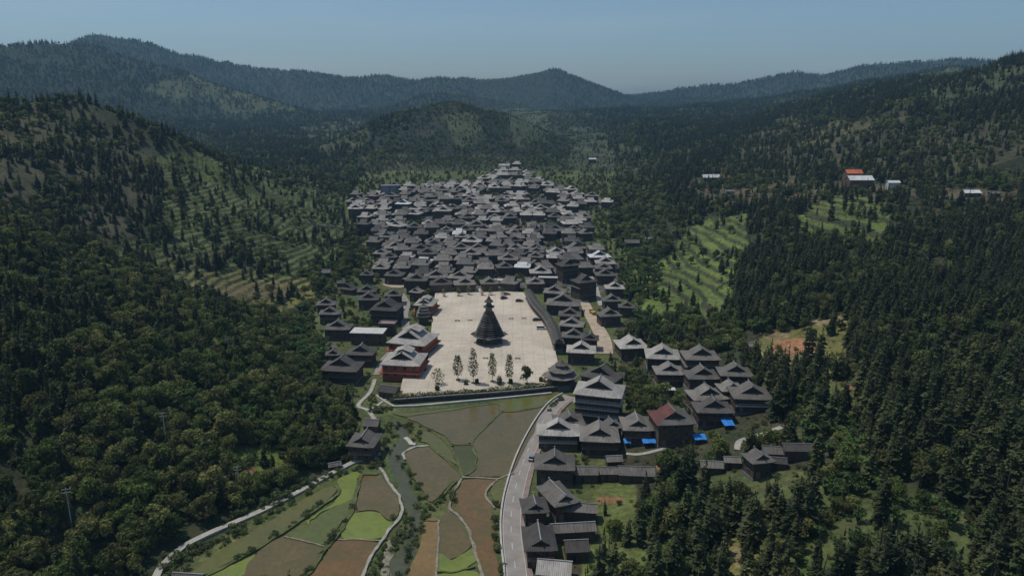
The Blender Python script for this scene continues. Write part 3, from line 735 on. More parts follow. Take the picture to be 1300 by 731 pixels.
def flat_house(x, y, z, rot, w, d, storeys, label, wall='white_wall', top='white_wall', group=None, name='flat_roofed_house', para=True):
    root = empty(name, (x, y, z), rot, label, 'house', group); H = 3.0*storeys
    b = MB(); b.box(-w/2+.5, w/2-.5, -d/2+.5, d/2-.5, -4, H)
    b.build('wall', M[wall], root)
    b = MB(); b.box(-w/2, w/2, -d/2, d/2, H+.002, H+.28)
    if para:
        for (x0,x1,y0,y1) in ((-w/2,w/2,-d/2,-d/2+.2),(-w/2,w/2,d/2-.2,d/2),(-w/2,-w/2+.2,-d/2+.2,d/2-.2),(w/2-.2,w/2,-d/2+.2,d/2-.2)): b.box(x0,x1,y0,y1,H+.28,H+.75)
    b.build('roof', M[top], root)
    wm = win_mesh(1.3, 1.3)
    for k in range(storeys):
        for xx in np.linspace(-w/2+1.6, w/2-1.6, 3): link('window', wm, root, (float(xx), -d/2+.46, 3*k+.9))
    return root

PLACED = []          # centres and radii of buildings, for spacing and for keeping trees off them
def spot(cr, cx, cy, wpx, k, off):
    px, py = cr(cx, cy); x, y, z, t = ground(px, py, off); slant = t
    _, _, dp = project(x, y, z+off)
    w = wpx/k*dp/FPX
    PLACED.append((x, y, w*0.62)); return x, y, z, w
# crop, roof centre, eave width (crop pixels), scale, yaw, depth/width, storeys, roof, options, label
H2_START = len(PLACED)
H2 = [
 (C7,(402,108),125,3.3216,.15,.95,2,'roof_pale',{}, 'pale-roofed house at the end of the dirt lane, against the dark trees'),
 (C7,(535,150),145,3.3216,-.1,.9,2,'roof_pale',{}, 'pale grey-roofed house with a lower dark roof right in front of it'),
 (C7,(546,186),112,3.3216,-.1,.45,1,'roof_dark',{}, 'low dark roof tucked under the front of the pale-roofed house'),
 (C7,(695,155),150,3.3216,.0,.8,3,'roof_mid',{'balcony':True,'band':True}, 'broad grey house at the top back of the right-bank cluster, facing the valley'),
 (C7,(562,218),125,3.3216,.0,.85,2,'roof_mid',{'balcony':True}, 'grey-roofed house standing behind a small white flat roof'),
 (C7,(700,235),140,3.3216,.05,.8,2,'roof_dark',{}, 'dark-roofed house directly below the broad house at the cluster top'),
 (C7,(840,223),140,3.3216,-.05,.8,2,'roof_mid',{'balcony':True}, 'grey house farthest to the hillside in the cluster top row'),
 (C7,(822,288),105,3.3216,.1,.9,2,'roof_mid',{}, 'narrow grey roof pressed behind the house with the pale wall'),
 (C7,(905,312),165,3.3216,-.05,.85,2,'roof_mid',{'balcony':'white'}, 'large grey house with a pale wall below, beside the hillside shrubs'),
 (C7,(722,318),155,3.3216,.15,.8,2,'roof_mid',{}, 'grey house stacked right behind the house with the corner blue tarpaulin'),
 (C7,(748,372),160,3.3216,.0,.75,2,'roof_dark',{'balcony':True}, 'dark-roofed house with a blue tarpaulin at its right corner'),
 (C7,(572,412),168,3.3216,.12,.95,3,'roof_dark',{'split':'roof_red'}, 'dark house with one roof slope of dull red sheet'),
 (C7,(425,440),130,3.3216,.0,1.1,2,'roof_mid',{'balcony':True}, 'grey-roofed house with two blue tarpaulins along its front'),
 (C7,(270,298),205,3.3216,-.25,.75,4,'roof_pale',{'balcony':'white','band':True,'wall':'wood_brown'}, 'tall four-storey house with white balconies at the road bend'),
 (C7,(268,482),168,3.3216,-.06,.95,2,'roof_mid',{'balcony':True}, 'grey-roofed house between the tarpaulin house and the pale roadside roof'),
 (C7,(140,425),128,3.3216,.1,.9,2,'roof_dark',{}, 'dark roof rising behind the pale roadside house'),
 (C7,(95,466),182,3.3216,-.05,.65,2,'roof_pale',{'balcony':'white'}, 'pale-roofed house with a long balcony at the roadside, below the bend'),
 (C7,(80,600),172,3.3216,-.05,.85,2,'roof_mid',{}, 'grey house second below the road bend, close to the pavement'),
 (C7,(282,238),165,3.3216,-.55,.7,2,'roof_dark',{}, 'dark slanting roof behind the four-storey house, near the corner pavilion'),
 (C7,(318,445),90,3.3216,.3,.9,2,'roof_dark',{}, 'small dark roof wedged behind the tarpaulin house'),
 (C7,(940,580),110,3.3216,.25,.95,2,'roof_dark',{}, 'dark house with a white scrap at its eave, in the lower hillside group'),
 (C6,(255,410),105,2.9125,.42,1.6,2,'roof_brown',{'band':False}, 'long weathered house slanting towards the road, with its gable to the valley'),
 (C6,(170,452),100,2.9125,.12,1.1,2,'roof_dark',{}, 'small dark-grey house at the pavement, behind the long black roof'),
 (C6,(188,572),122,2.9125,.06,1.35,2,'roof_dark',{'balcony':True}, 'long near-black roof at the roadside in the lower part of the street'),
 (C4,(480,140),112,3.846,-.2,.85,2,'roof_mid',{}, 'first grey house behind the gallery at its far plaza corner'),
 (C4,(520,195),168,3.846,-.15,.7,2,'roof_mid',{}, 'broad grey house behind the gallery with a wide gable'),
 (C4,(552,250),112,3.846,-.1,.8,2,'roof_mid',{}, 'grey house behind the gallery, just below the broad-gabled one'),
 (C4,(562,298),122,3.846,-.2,.75,2,'roof_mid',{}, 'middle grey house of the row between gallery and dirt lane'),
 (C4,(570,352),118,3.846,-.1,.75,2,'roof_dark',{}, 'dark house behind the gallery, left of its smaller twin'),
 (C4,(650,365),88,3.846,-.1,.9,2,'roof_dark',{}, 'small dark house at the edge of the dirt lane'),
 (C4,(608,420),145,3.846,-.1,.8,2,'roof_pale',{}, 'pale-roofed house at the near end of the row behind the gallery'),
 (C4,(408,45),108,3.846,.05,.8,2,'roof_pale',{}, 'pale-roofed house just behind the plaza corner beside a white flat roof'),
 (C4,(620,88),112,3.846,.5,.8,4,'roof_dark',{'balcony':True,'band':True}, 'tall dark four-storey house at the head of the dirt lane'),
 (C4,(540,10),100,3.846,.45,.8,4,'roof_dark',{'balcony':True}, 'tall dark house behind the four-storey house at the lane head'),
 (C4,(725,0),100,3.846,.0,.8,2,'roof_pale',{}, 'pale-roofed house highest beside the narrow white lane'),
 (C4,(722,58),96,3.846,.05,.8,2,'roof_dark',{}, 'dark house right of the narrow white lane, below a pale roof'),
 (C4,(770,120),96,3.846,.0,.8,2,'roof_pale',{}, 'pale-roofed house at the trees, lower of the two beside the white lane'),
 (C4,(756,180),96,3.846,.1,.8,2,'roof_dark',{}, 'dark house between the white lane and the wooded slope'),
 (C4,(830,212),84,3.846,-.1,.8,2,'roof_dark',{}, 'small dark house half sunk in the trees beyond the white lane'),
 (C4,(742,250),112,3.846,.2,.8,2,'roof_dark',{}, 'dark house right beside the upper bend of the dirt lane'),
 (C3,(428,215),142,3.846,-.15,1.0,3,'roof_dark',{'balcony':True,'band':True}, 'big dark three-storey house left of the asphalt street'),
 (C3,(338,172),104,3.846,.1,.9,2,'roof_dark',{}, 'dark house stepped up behind the big three-storey house'),
 (C3,(330,135),95,3.846,.1,.8,2,'roof_dark',{}, 'dark roof farther up the left bank, behind another dark house'),
 (C3,(132,198),96,3.846,.1,.8,2,'roof_dark',{}, 'topmost of three dark houses stepping down the wooded left bank'),
 (C3,(150,242),106,3.846,.05,.75,2,'roof_dark',{'balcony':True}, 'middle of three dark houses stepping down the wooded left bank'),
 (C3,(190,312),132,3.846,.0,.75,2,'roof_dark',{}, 'lowest of three dark houses on the left bank, beside the white slab roof'),
 (C3,(303,432),138,3.846,-.05,.75,2,'roof_dark',{'balcony':True}, 'dark house below the white slab roof on the left bank'),
 (C3,(208,502),190,3.846,-.1,.75,2,'roof_dark',{'balcony':True}, 'broad dark house lowest on the left bank, at the forest edge'),
 (C3,(165,440),80,3.846,.1,.8,1,'roof_dark',{}, 'low dark roof behind the broad house at the forest edge'),
 (C3,(465,58),96,3.846,-.1,.85,2,'roof_dark',{'wall':'wood_brown'}, 'brown-walled house beside the bare yard at the plaza back corner'),
 (C3,(330,58),66,3.846,.0,.8,2,'roof_dark',{}, 'small dark house among trees left of the bare yard'),
 (C3,(572,140),66,3.846,-.3,.9,2,'roof_mid',{}, 'small grey house beside the planted strip, behind the red corner building'),
 (C3,(245,125),84,3.846,-.4,.8,1,'roof_dark',{}, 'low slanted dark roof on the left bank below the trees'),
 (C3,(460,155),90,3.846,.1,.8,2,'roof_dark',{}, 'dark roof just behind the big three-storey house beside the street'),
 (C5,(240,213),108,2.9125,-.12,1.1,2,'roof_dark',{'balcony':True}, 'lone dark house beside the path and stream, at the foot of the forest'),
]
for cr, (cx, cy), wp, k, yaw, dr_, st, tone, opt, lab in H2:
    off = 2.65*st+0.35+1.6
    x, y, z, w = spot(cr, cx, cy, wp, k, off)
    house(x, y, z, yaw, w, w*dr_, st, tone, lab, 'houses round the plaza and along the road', **opt)
S2 = [
 (C6,(338,470),130,2.9125,-.12,.5,3.6,'roof_brown','weathered wide shed roof joined behind the long slanting house'),
 (C6,(312,543),170,2.9125,.1,.38,3.6,'roof_brown','long weathered shed stretching back from beside the near-black roof'),
 (C6,(325,610),92,2.9125,.08,.9,3.2,'roof_dark','small dark grey shed roof below the long weathered shed'),
 (C6,(245,690),130,2.9125,-.15,.8,3.6,'roof_pale','patched pale-roofed shed at the roadside, lowest in the street'),
 (C7,(212,648),102,3.3216,.0,.7,3.0,'roof_brown','weathered brown shed below the house with two blue tarpaulins, nearer the road'),
 (C7,(310,648),84,3.3216,.0,.7,2.8,'roof_brown','small weathered shed between two larger sheds'),
 (C7,(425,650),155,3.3216,-.08,.5,2.8,'roof_brown','long weathered shed beside the patch of red soil'),
 (C7,(330,598),72,3.3216,.1,.7,2.6,'roof_mid','little grey shed at the end of the pale footpath'),
 (C7,(742,622),96,3.3216,-.1,.6,2.8,'roof_brown','weathered shed on posts left of the lower hillside group'),
 (C7,(828,602),72,3.3216,-.1,.7,2.6,'roof_brown','small weathered shed beside the winding hillside path'),
 (C7,(1000,562),96,3.3216,-.1,.7,3.6,'roof_dark','dark shed in the middle of the lower hillside group'),
 (C7,(1100,550),122,3.3216,-.05,.55,3.8,'roof_dark','wide dark shed standing apart at the forest edge of the hillside group'),
 (C7,(1022,605),74,3.3216,-.2,.7,2.6,'roof_dark','low dark shed below the wide shed of the hillside group'),
 (C7,(915,120),46,3.3216,.2,.8,2.4,'roof_brown','tiny hut at the edge of the yellow-green clearing with red soil'),
 (C3,(440,625),98,3.846,-.3,.75,3.2,'roof_dark','dark shed beside the near red building, above the paddies'),
 (C3,(130,52),48,3.846,-.3,.8,2.6,'roof_mid','small grey hut alone above the left terraces'),
 (C3,(160,415),34,3.846,.2,.9,2.4,'roof_mid','tiny pale hut in the trees left of the dark houses'),
 (C3,(205,105),44,3.846,.0,.8,2.4,'roof_dark','small dark hut in the trees at the left terraces'),
 (C5,(268,160),60,2.9125,-.1,.9,3.2,'roof_dark','dark annex shed right behind the lone house by the stream'),
 (C5,(130,312),50,2.9125,.4,.6,1.6,'roof_brown','tumbledown low hut beside the path, in front of the forest'),
 (C1,(45,545),46,3.324,.1,.8,2.6,'roof_mid','pale little hut among the trees left of the village'),
 (C2,(672,420),64,3.324,.0,.6,3.2,'roof_brown','brown-roofed barn alone in trees right of the village'),
 (C2,(742,405),34,3.324,.0,.8,3.2,'roof_brown','small shed behind the barn in the trees right of the village'),
 (C9,(690,722),120,2.889,-.1,.5,2.2,'roof_dark','dark shed roof cut by the picture edge beside the concrete path'),
]
for cr, (cx, cy), wp, k, yaw, dr_, h, tone, lab in S2:
    x, y, z, w = spot(cr, cx, cy, wp, k, h+0.6); shed(x, y, z, yaw, w, w*dr_, h, tone, lab)

# --- red buildings at the plaza's left edge
def red_building(cr, cx, cy, wp, k, yaw, dr_, st, lab, skylight=True, tower=False):
    off = 2.9*st+2.0; px, py = cr(cx, cy); d = ray(px, py); t = (PZ*.8+off-CAM_H)/d[2]; x, y = d[0]*t, d[1]*t
    _, _, dp = project(x, y, off); w = wp/k*dp/FPX; PLACED.append((x, y, w*.75))
    root = empty('red_building', (x, y, 0.0), yaw, lab, 'building', 'red buildings on the left edge of the plaza'); D = w*dr_
    ww, wd = w-1.8, D-1.8; Hw = 2.9*st+1.6
    b = MB(); b.box(-ww/2, ww/2, -wd/2, wd/2, -2, Hw)
    for zz in (1.6+2.9*j for j in range(st)): b.box(-ww/2-.12, ww/2+.12, -wd/2-.12, wd/2+.12, zz-.15, zz+.12)
    b.build('wall', M['red_wall'], root)
    H = .27*w; rm, a1, g, h1 = roof_mesh(w, D, H, M['roof_pale']); link('roof', rm, root, (0,0,Hw-.1))
    for s in (-1, 1): link('gable', gable_mesh(w, D, H, s), root, (0,0,Hw-.1))
    link('ridge_cap', ridge_mesh(w, D, H), root, (0,0,Hw-.1))
    link('eave_band', eave_band(ww+.3, wd+.3, Hw-3.4, 1.3, M['red_wall']), root)
    for j in range(st):
        for xx in np.linspace(-ww/2+1.6, ww/2-1.6, 4): link('window', win_mesh(1.2, 1.3), root, (float(xx), -wd/2-.04, 1.6+2.9*j+.7))
        for yy in np.linspace(-wd/2+1.6, wd/2-1.6, 3): link('window', win_mesh(1.2, 1.3), root, (ww/2+.04, float(yy), 1.6+2.9*j+.7), math.pi/2)
    bx = MB(); L = w*.16
    bx.shell([(-w*.23,-g*.55,0),(w*.23,-g*.55,0),(w*.23,g*.9,0),(-w*.23,g*.9,0),(0,-g*.55,L*.5),(0,g*.9,L*.5)], [(0,4,5,3),(4,1,2,5)], .15)
    link('raised_roof', bx.mesh('raised_roof', M['roof_pale']), root, (0,0,Hw-.1+H*.86))
    return root
red_building(C3,512,462,196,3.846,-.12,.95,2,'red-walled building with pale roof nearest the paddies')
red_building(C3,556,362,200,3.846,-.28,1.0,2,'middle red building with the largest pale roof beside the plaza')
red_building(C3,618,190,100,3.846,-.15,1.25,2,'small red building with pale roof at the plaza far left corner')
# --- small stepped tower between them
def eaves_tier(n, r0, z0, r1, z1, t=0.12, lift=0.12, ph=0.5):
    """one ring of eaves from inner radius r1 (top, z1) to outer r0 (bottom, z0); corners turned up"""
    vs = []; m = 2*n
    for (r, z, l) in ((r1, z1, 0), ((r0+r1)/2*0.97, z0+(z1-z0)*.36, 0), (r0, z0, lift)):
        for i in range(m):
            a = 2*math.pi*(i/m+ph/n*1.0); c = 1.0 if i % 2 == 0 else math.cos(math.pi/n)
            vs.append((r*c*math.cos(a), r*c*math.sin(a), z+(l if i % 2 == 0 else 0)))
    fs = [(k*m+i, (k+1)*m+i, (k+1)*m+(i+1) % m, k*m+(i+1) % m) for k in range(2) for i in range(m)]
    return vs, fs
def spire(root, n, r, z0, z1, mat='roof_dark'):
    b = MB(); vs, fs = eaves_tier(n, r, z0, 0.08, z1, lift=.2); b.shell(vs, fs, .1); b.build('top_roof', M[mat], root)
    b = MB(); b.lathe([(.1,z1-.2),(.3,z1+.1),(.12,z1+.35),(.22,z1+.6),(.05,z1+.9),(.02,z1+1.7)], 8); b.build('finial', M['ridge'], root)
x, y = flat(*C3(607,292), PZ)
tw = empty('stepped_tower', (x, y, 0), 0.1, 'small square tower with stacked dark eaves between the red buildings', 'tower'); PLACED.append((x, y, 6))
b = MB(); b.lathe([(3.6,-1),(3.6,6.2),(2.6,6.3),(2.4,9)], 4, ph=.5); b.build('wall', M['wood_brown'], tw)
for j, (r0, z0, r1, z1) in enumerate([(5.6,4.6,3.4,6.4),(4.6,6.4,2.6,8.0),(3.8,8.0,2.0,9.4)]):
    vs, fs = eaves_tier(4, r0, z0, r1, z1, lift=.3); b = MB(); b.shell(vs, fs, .15); b.build('eave', M['roof_mid'], tw)
spire(tw, 4, 2.9, 9.4, 11.4, 'roof_mid')

# --- drum tower
x, y = flat(621, 434, PZ)
dt = empty('drum_tower', (x, y, PZ), 0, 'dark tapering drum tower of stacked eaves alone in the middle of the plaza', 'tower'); PLACED.append((x, y, 9))
b = MB(); b.lathe([(7.0,0),(7.0,.35),(6.6,.35),(6.6,.6)], 8, ph=.5); b.build('base', M['stone'], dt)
for i in range(8):
    a = 2*math.pi*(i+.5)/8; b = MB(); b.lathe([(.28,.6),(.24,4.0)], 8); b.build('pillar', M['wood_brown'], dt, (6.0*math.cos(a), 6.0*math.sin(a), 0))
b = MB(); b.lathe([(4.3,.6),(4.3,4.0),(5.6,4.2),(2.2,15.6)], 8, ph=.5); b.build('wall', M['wood'], dt)
NT_ = 12
for j in range(NT_):
    f = j/(NT_-1); r0 = 7.7*(1-f)+2.75*f; 
    if j == 0: r0 = 8.4
    z0 = 3.7+j*1.0; vs, fs = eaves_tier(8, r0, z0, max(r0-1.9, 1.6), z0+1.05, lift=.32 if j else .55); b = MB(); b.shell(vs, fs, .14); b.build('eave', M['roof_dark'], dt)
for i in range(4):                                                   # corner gatehouses under the lowest eave
    a = 2*math.pi*i/4; b = MB(); vs, fs = eaves_tier(4, 1.5, 3.9, .1, 5.0, lift=.25); b.shell(vs, fs, .12); b.build('porch_roof', M['roof_dark'], dt, (8.0*math.cos(a), 8.0*math.sin(a), 0), a)
b = MB(); b.lathe([(1.7,15.2),(1.7,18.3)], 8, ph=.5); b.build('neck', M['rail'], dt)
vs, fs = eaves_tier(8, 2.9, 17.9, 1.2, 19.3, lift=.35); b = MB(); b.shell(vs, fs, .14); b.build('eave', M['roof_dark'], dt)
b = MB(); b.lathe([(1.25,19.0),(1.25,20.8)], 8, ph=.5); b.build('upper_neck', M['rail'], dt)
spire(dt, 8, 2.3, 20.5, 23.6)

# --- covered gallery along the right edge of the plaza
GL = [flat(*C4(*p), PZ+4) for p in [(352,152),(374,192),(396,222),(426,254),(452,288),(474,330),(488,368),(498,402)]]
ga = empty('covered_gallery', (0,0,0), 0, 'long curving black-roofed gallery along the right edge of the plaza', 'gallery')
def sweep(line, prof, name, mat, parent):
    a = np.array(smooth(line, False, 3)); g_ = np.gradient(a, axis=0); g_ /= np.linalg.norm(g_, axis=1)[:, None]; nr = np.stack([-g_[:,1], g_[:,0]], 1)
    m = len(prof); vs = []
    for p, q in zip(a, nr):
        for (o_, z_) in prof: vs.append((p[0]+q[0]*o_, p[1]+q[1]*o_, z_))
    fs = [(k*m+i, k*m+(i+1) % m, (k+1)*m+(i+1) % m, (k+1)*m+i) for k in range(len(a)-1) for i in range(m)]
    fs += [tuple(range(m)), tuple(range((len(a)-1)*m, len(a)*m))[::-1]]
    b = MB(); b.add(vs, fs); return b.build(name, mat, parent)
sweep(GL, [(-2.9,PZ+3.1),(0,PZ+4.6),(2.9,PZ+3.1),(2.9,PZ+2.9),(0,PZ+4.3),(-2.9,PZ+2.9)], 'lower_roof', M['roof_dark'], ga)
sweep(GL, [(-1.7,PZ+4.6),(0,PZ+5.7),(1.7,PZ+4.6),(1.7,PZ+4.4),(0,PZ+5.4),(-1.7,PZ+4.4)], 'upper_roof', M['roof_dark'], ga)
sweep(GL, [(-1.3,PZ+3.2),(-1.3,PZ+4.7),(1.3,PZ+4.7),(1.3,PZ+3.2)], 'clerestory', M['wood'], ga)
sweep(GL, [(-2.4,-.5),(-2.4,PZ+.3),(2.4,PZ+.3),(2.4,-.5)], 'floor_base', M['stone'], ga)
sweep(GL, [(1.6,PZ+.3),(1.6,PZ+3.6),(1.75,PZ+3.6),(1.75,PZ+.3)], 'back_wall', M['wood'], ga) if False else sweep(GL, [(-1.75,PZ+.3),(-1.75,PZ+3.6),(-1.6,PZ+3.6),(-1.6,PZ+.3)], 'back_wall', M['wood'], ga)
pm = MB(); pm.box(-.14,.14,-.14,.14,.3,3.3); pme = pm.mesh('post', M['wood_brown'])
aa = np.array(smooth(GL, False, 3)); gg = np.gradient(aa, axis=0); gg /= np.linalg.norm(gg, axis=1)[:, None]
for p, q in zip(aa, gg):
    link('post', pme, ga, (p[0]-q[1]*2.1, p[1]+q[0]*2.1, PZ)); PLACED.append((p[0], p[1], 4))
rebase(ga, GL[0][0], GL[0][1], PZ)
# second small roofs of the gallery backing and pavilion at its near end
x, y = flat(*C7(108,232), PZ+5)
pv = empty('corner_pavilion', (x, y, 1.0), .2, 'dark many-sided pavilion with double eaves at the near plaza corner', 'pavilion'); PLACED.append((x, y, 9))
b = MB(); b.lathe([(6.2,-3),(6.2,.9)], 8, ph=.5); b.build('base', M['stone'], pv)
for i in range(8):
    a = 2*math.pi*(i+.5)/8; b = MB(); b.lathe([(.22,.9),(.2,4.2)], 8); b.build('pillar', M['wood_brown'], pv, (5.6*math.cos(a), 5.6*math.sin(a), 0))
b = MB(); b.lathe([(4.2,.9),(4.2,6.6)], 8, ph=.5); b.build('wall', M['wood'], pv)
for (r0,z0,r1,z1) in ((7.6,3.9,4.0,5.6),(5.8,6.3,2.4,7.9)):
    vs, fs = eaves_tier(8, r0, z0, r1, z1, lift=.4); b = MB(); b.shell(vs, fs, .16); b.build('eave', M['roof_mid'], pv)
b = MB(); b.lathe([(2.0,7.4),(2.0,8.8)], 8, ph=.5); b.build('neck', M['rail'], pv)
spire(pv, 8, 3.0, 8.6, 10.6, 'roof_mid')

# --- flat-roofed and odd buildings
def flat_at(cr, cx, cy, wp, k, dr_, st, yaw, lab, **kw):
    x, y, z, w = spot(cr, cx, cy, wp, k, 3.0*st); return flat_house(x, y, z, yaw, w, w*dr_, st, lab, **kw)
flat_at(C3,338,346,165,3.846,.55,2,-.08,'white slab-roofed building among dark houses left of the plaza', wall='wood', top='white_wall', para=False)
flat_at(C3,432,308,82,3.846,.7,2,-.1,'pinkish flat-roofed house with low parapet beside the street', wall='wood', top='walk')
flat_at(C4,445,85,95,3.846,.35,2,-.1,'white flat roof behind the plaza back corner', wall='wood', top='white', para=False)
flat_at(C4,222,98,86,3.846,.5,1,-.1,'beige flat-roofed kiosk at the back edge of the plaza', wall='wood_brown', top='concrete', para=False)
flat_at(C7,562,312,54,3.3216,.6,1,-.05,'small white flat roof in front of a grey house in the right-bank cluster', wall='wood', top='white_wall', para=False)
flat_at(C1,315,185,76,3.324,.6,4,.1,'blue-grey concrete block at the far back of the village', wall='grey_wall', top='grey_wall')
flat_at(C1,175,218,34,3.324,.8,2,.1,'small white-roofed house at the far left edge of the village', wall='wood', top='white', para=False)
FARH = [(1090,234,32,2,'roof_white','wood_brown','white-roofed hillside house in front of an orange barn roof'),(1133,238,16,2,'roof_white','white_wall','small white house standing alone near the orange barn roof'),
 (902,226,22,1,'roof_white','wood','white-roofed cabin on the far bench, left end'),(1232,246,22,1,'roof_white','wood','white-roofed cabin on the far bench, towards the right end'),(1262,247,14,1,'roof_mid','wood','small grey cabin on the far bench, beyond the white-roofed cabin'),
 (752,203,10,1,'roof_white','wood','tiny pale hut on the slope above the village'),(926,244,12,1,'roof_mid','grey_wall','small grey pump hut below the white-roofed cabin'),(640,214,14,2,'roof_pale','white_wall','pale house at the very end of the village lane')]
for px, py, wp, st, tone, wall, lab in FARH:
    x, y, z, t = ground(px, py, 2.0); w = max(wp*project(x,y,z)[2]/FPX, 5); PLACED.append((x, y, w*.6+9))
    shed(x, y, z, .05, w, w*.55, 3.0*st, tone, lab, None, wall, 'far_cabin' if st < 2 else 'far_house', 'house')
x, y, z, t = ground(1090, 234, 2.0); w = 21*project(x,y,z)[2]/FPX
PLACED.append((x+2, y+16, 16)); shed(x+2, y+17, z+1, .0, w, w*.75, 8.5, 'roof_orange', 'orange-red barn roof standing behind the white-roofed hillside house', None, 'wood_brown', 'far_barn', 'barn')

for tx, ty in ((386,530),(478,530),(692,513),(808,448)):
    x, y, z, t = ground(*C7(tx, ty), 2.3); PLACED.append((x, y, 3.6))
NEAR_N = len(PLACED)
# --- the packed village behind the plaza
PROTO = []
for k, (w, dr_, st, gb) in enumerate([(13.5,.85,2,1),(15,.75,2,0),(12.5,1.0,3,1),(15.5,.7,2,0),(11.5,.95,2,1),(14,.8,3,0)]):
    PROTO.append((w, dr_, st, gb))
TONES = ['roof_dark']*4+['roof_mid']*10+['roof_pale']*2+['roof_brown']*3
WORDS = {'roof_dark':'dark-roofed','roof_mid':'grey-roofed','roof_pale':'pale-roofed','roof_brown':'brown-roofed','roof_white':'white-roofed'}
ORD = 'first second third fourth fifth sixth seventh eighth ninth tenth eleventh twelfth thirteenth fourteenth fifteenth sixteenth seventeenth eighteenth nineteenth twentieth twenty-first twenty-second twenty-third twenty-fourth twenty-fifth twenty-sixth twenty-seventh twenty-eighth twenty-ninth thirtieth thirty-first thirty-second thirty-third thirty-fourth thirty-fifth'.split()
VH = MB; cache = {}
def vmesh(kind, i, tone=None):
    key = (kind, i, tone)
    if key in cache: return cache[key]
    w, dr_, st, gb = PROTO[i]; d = w*dr_; ww, wd = w-1.8, d-1.8; Hw = 2.65*st+.5; H = .25*w
    if kind == 'wall':
        b = MB(); b.box(-ww/2, ww/2, -wd/2, wd/2, -3.5, Hw)
        for j in range(1, st): b.box(-ww/2-.12, ww/2+.12, -wd/2-.12, wd/2+.12, .5+2.65*j-.14, .5+2.65*j+.1)
        me = b.mesh('wall', M['wood'])
    elif kind == 'roof':
        me = roof_mesh(w, d, H, M[tone])[0]
    elif kind == 'gable0': me = gable_mesh(w, d, H, -1)
    elif kind == 'gable1': me = gable_mesh(w, d, H, 1)
    else: me = ridge_mesh(w, d, H)
    cache[key] = me; return me
rows = []; yv = 436.0
vr = random.Random(11)
while yv < 1010:
    row = []; xv = -260+vr.uniform(0, 12)
    while xv < 240:
        i = vr.choice([0,0,1,2,3,4,4,5]); w = PROTO[i][0]
        x_, y_ = xv+w/2, yv+vr.uniform(-2.8, 2.8); z_ = float(hz0(np.array([x_]), np.array([y_]))[0])
        px, py, _ = project(x_, y_, z_)
        xv += w*0.98+vr.choice([.3,.8,1.5,3.0])
        if not in_poly(np.array([px]), np.array([py-6]), VILL)[0]: continue
        if rows and len(rows) > 2 and float(vnoise(np.array([x_/26]), np.array([y_/26]), 5)[0]) > .76: continue
        if any((x_-a)**2+(y_-b_)**2 < (w*.42+r_*.85)**2 for a, b_, r_ in PLACED): continue
        row.append((x_, y_, z_, i))
    if row: rows.append(row)
    yv += 12.4+vr.uniform(-.6, .6)
ALLV = [(x_, y_, z_, i, rI, cI, len(r)) for rI, r in enumerate(rows) for cI, (x_, y_, z_, i) in enumerate(r)]
ALLV.sort(key=lambda h: h[1])
print('village houses', len(ALLV), 'rows', len(rows))
FAR_STUFF = MB(); KEEP = 232
for n_, (x_, y_, z_, i, rI, cI, L) in enumerate(ALLV):
    w, dr_, st, gb = PROTO[i]; tone = vr.choice(TONES) if vr.random() > .035 else 'roof_white'
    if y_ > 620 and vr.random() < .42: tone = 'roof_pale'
    rot = vr.gauss(0.02, .16)+(math.pi/2 if vr.random() < (.66 if rI > 1 else .3) else 0)
    Hw = 2.65*st+.5; PLACED.append((x_, y_, w*.6))
    if n_ < KEEP:
        lab = f"{WORDS[tone]} village house, {ORD[cI]} from the left in the {ORD[rI]} row behind the plaza"
        root = empty('timber_house', (x_, y_, z_), rot, lab, 'house', 'houses packed in the village behind the plaza')
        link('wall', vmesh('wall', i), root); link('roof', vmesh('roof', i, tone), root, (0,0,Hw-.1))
        for kk in ('gable0','gable1'): link('gable', vmesh(kk, i), root, (0,0,Hw-.1))
        if n_ < 120: link('ridge_cap', vmesh('ridge', i), root, (0,0,Hw-.1))
        if rI < 3:
            ww, wd = w-1.8, w*dr_-1.8
            for j in range(st):
                for xx in (-ww*.3, 0, ww*.3): link('window', win_mesh(1.2, 1.3), root, (xx, -wd/2-.04, .5+2.65*j+.8))
    else:
        d = w*dr_; H = .25*w; v_, fu, fl, (a1, g_, h1) = roof_shape(w, d, H); c_, s_ = math.cos(rot), math.sin(rot)
        T = lambda p, dz=0: (x_+p[0]*c_-p[1]*s_, y_+p[0]*s_+p[1]*c_, z_+p[2]+dz)
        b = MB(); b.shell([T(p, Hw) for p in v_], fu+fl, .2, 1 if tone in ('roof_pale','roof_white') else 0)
        ww, wd = w/2-.9, d/2-.9
        bb = MB(); bb.box(-ww, ww, -wd, wd, -3.5, Hw, 2); b.add([T(p) for p in bb.v], bb.f, 2)
        gb_ = [(-a1*.9,-g_,h1),(a1*.9,-g_,h1),(0,-g_,H*.96),(-a1*.9,g_,h1),(a1*.9,g_,h1),(0,g_,H*.96)]
        b.add([T(p, Hw) for p in gb_], [(0,1,2),(5,4,3)], 2)
        n0 = len(FAR_STUFF.v); FAR_STUFF.v += b.v; FAR_STUFF.f += [tuple(n0+q for q in f) for f in b.f]; FAR_STUFF.m += b.m
if FAR_STUFF.v:
    props(FAR_STUFF.build('distant_houses', [M['roof_mid'], M['roof_pale'], M['wood']]), 'mass of distant roofs at the far end of the village', 'houses', None, 'stuff')
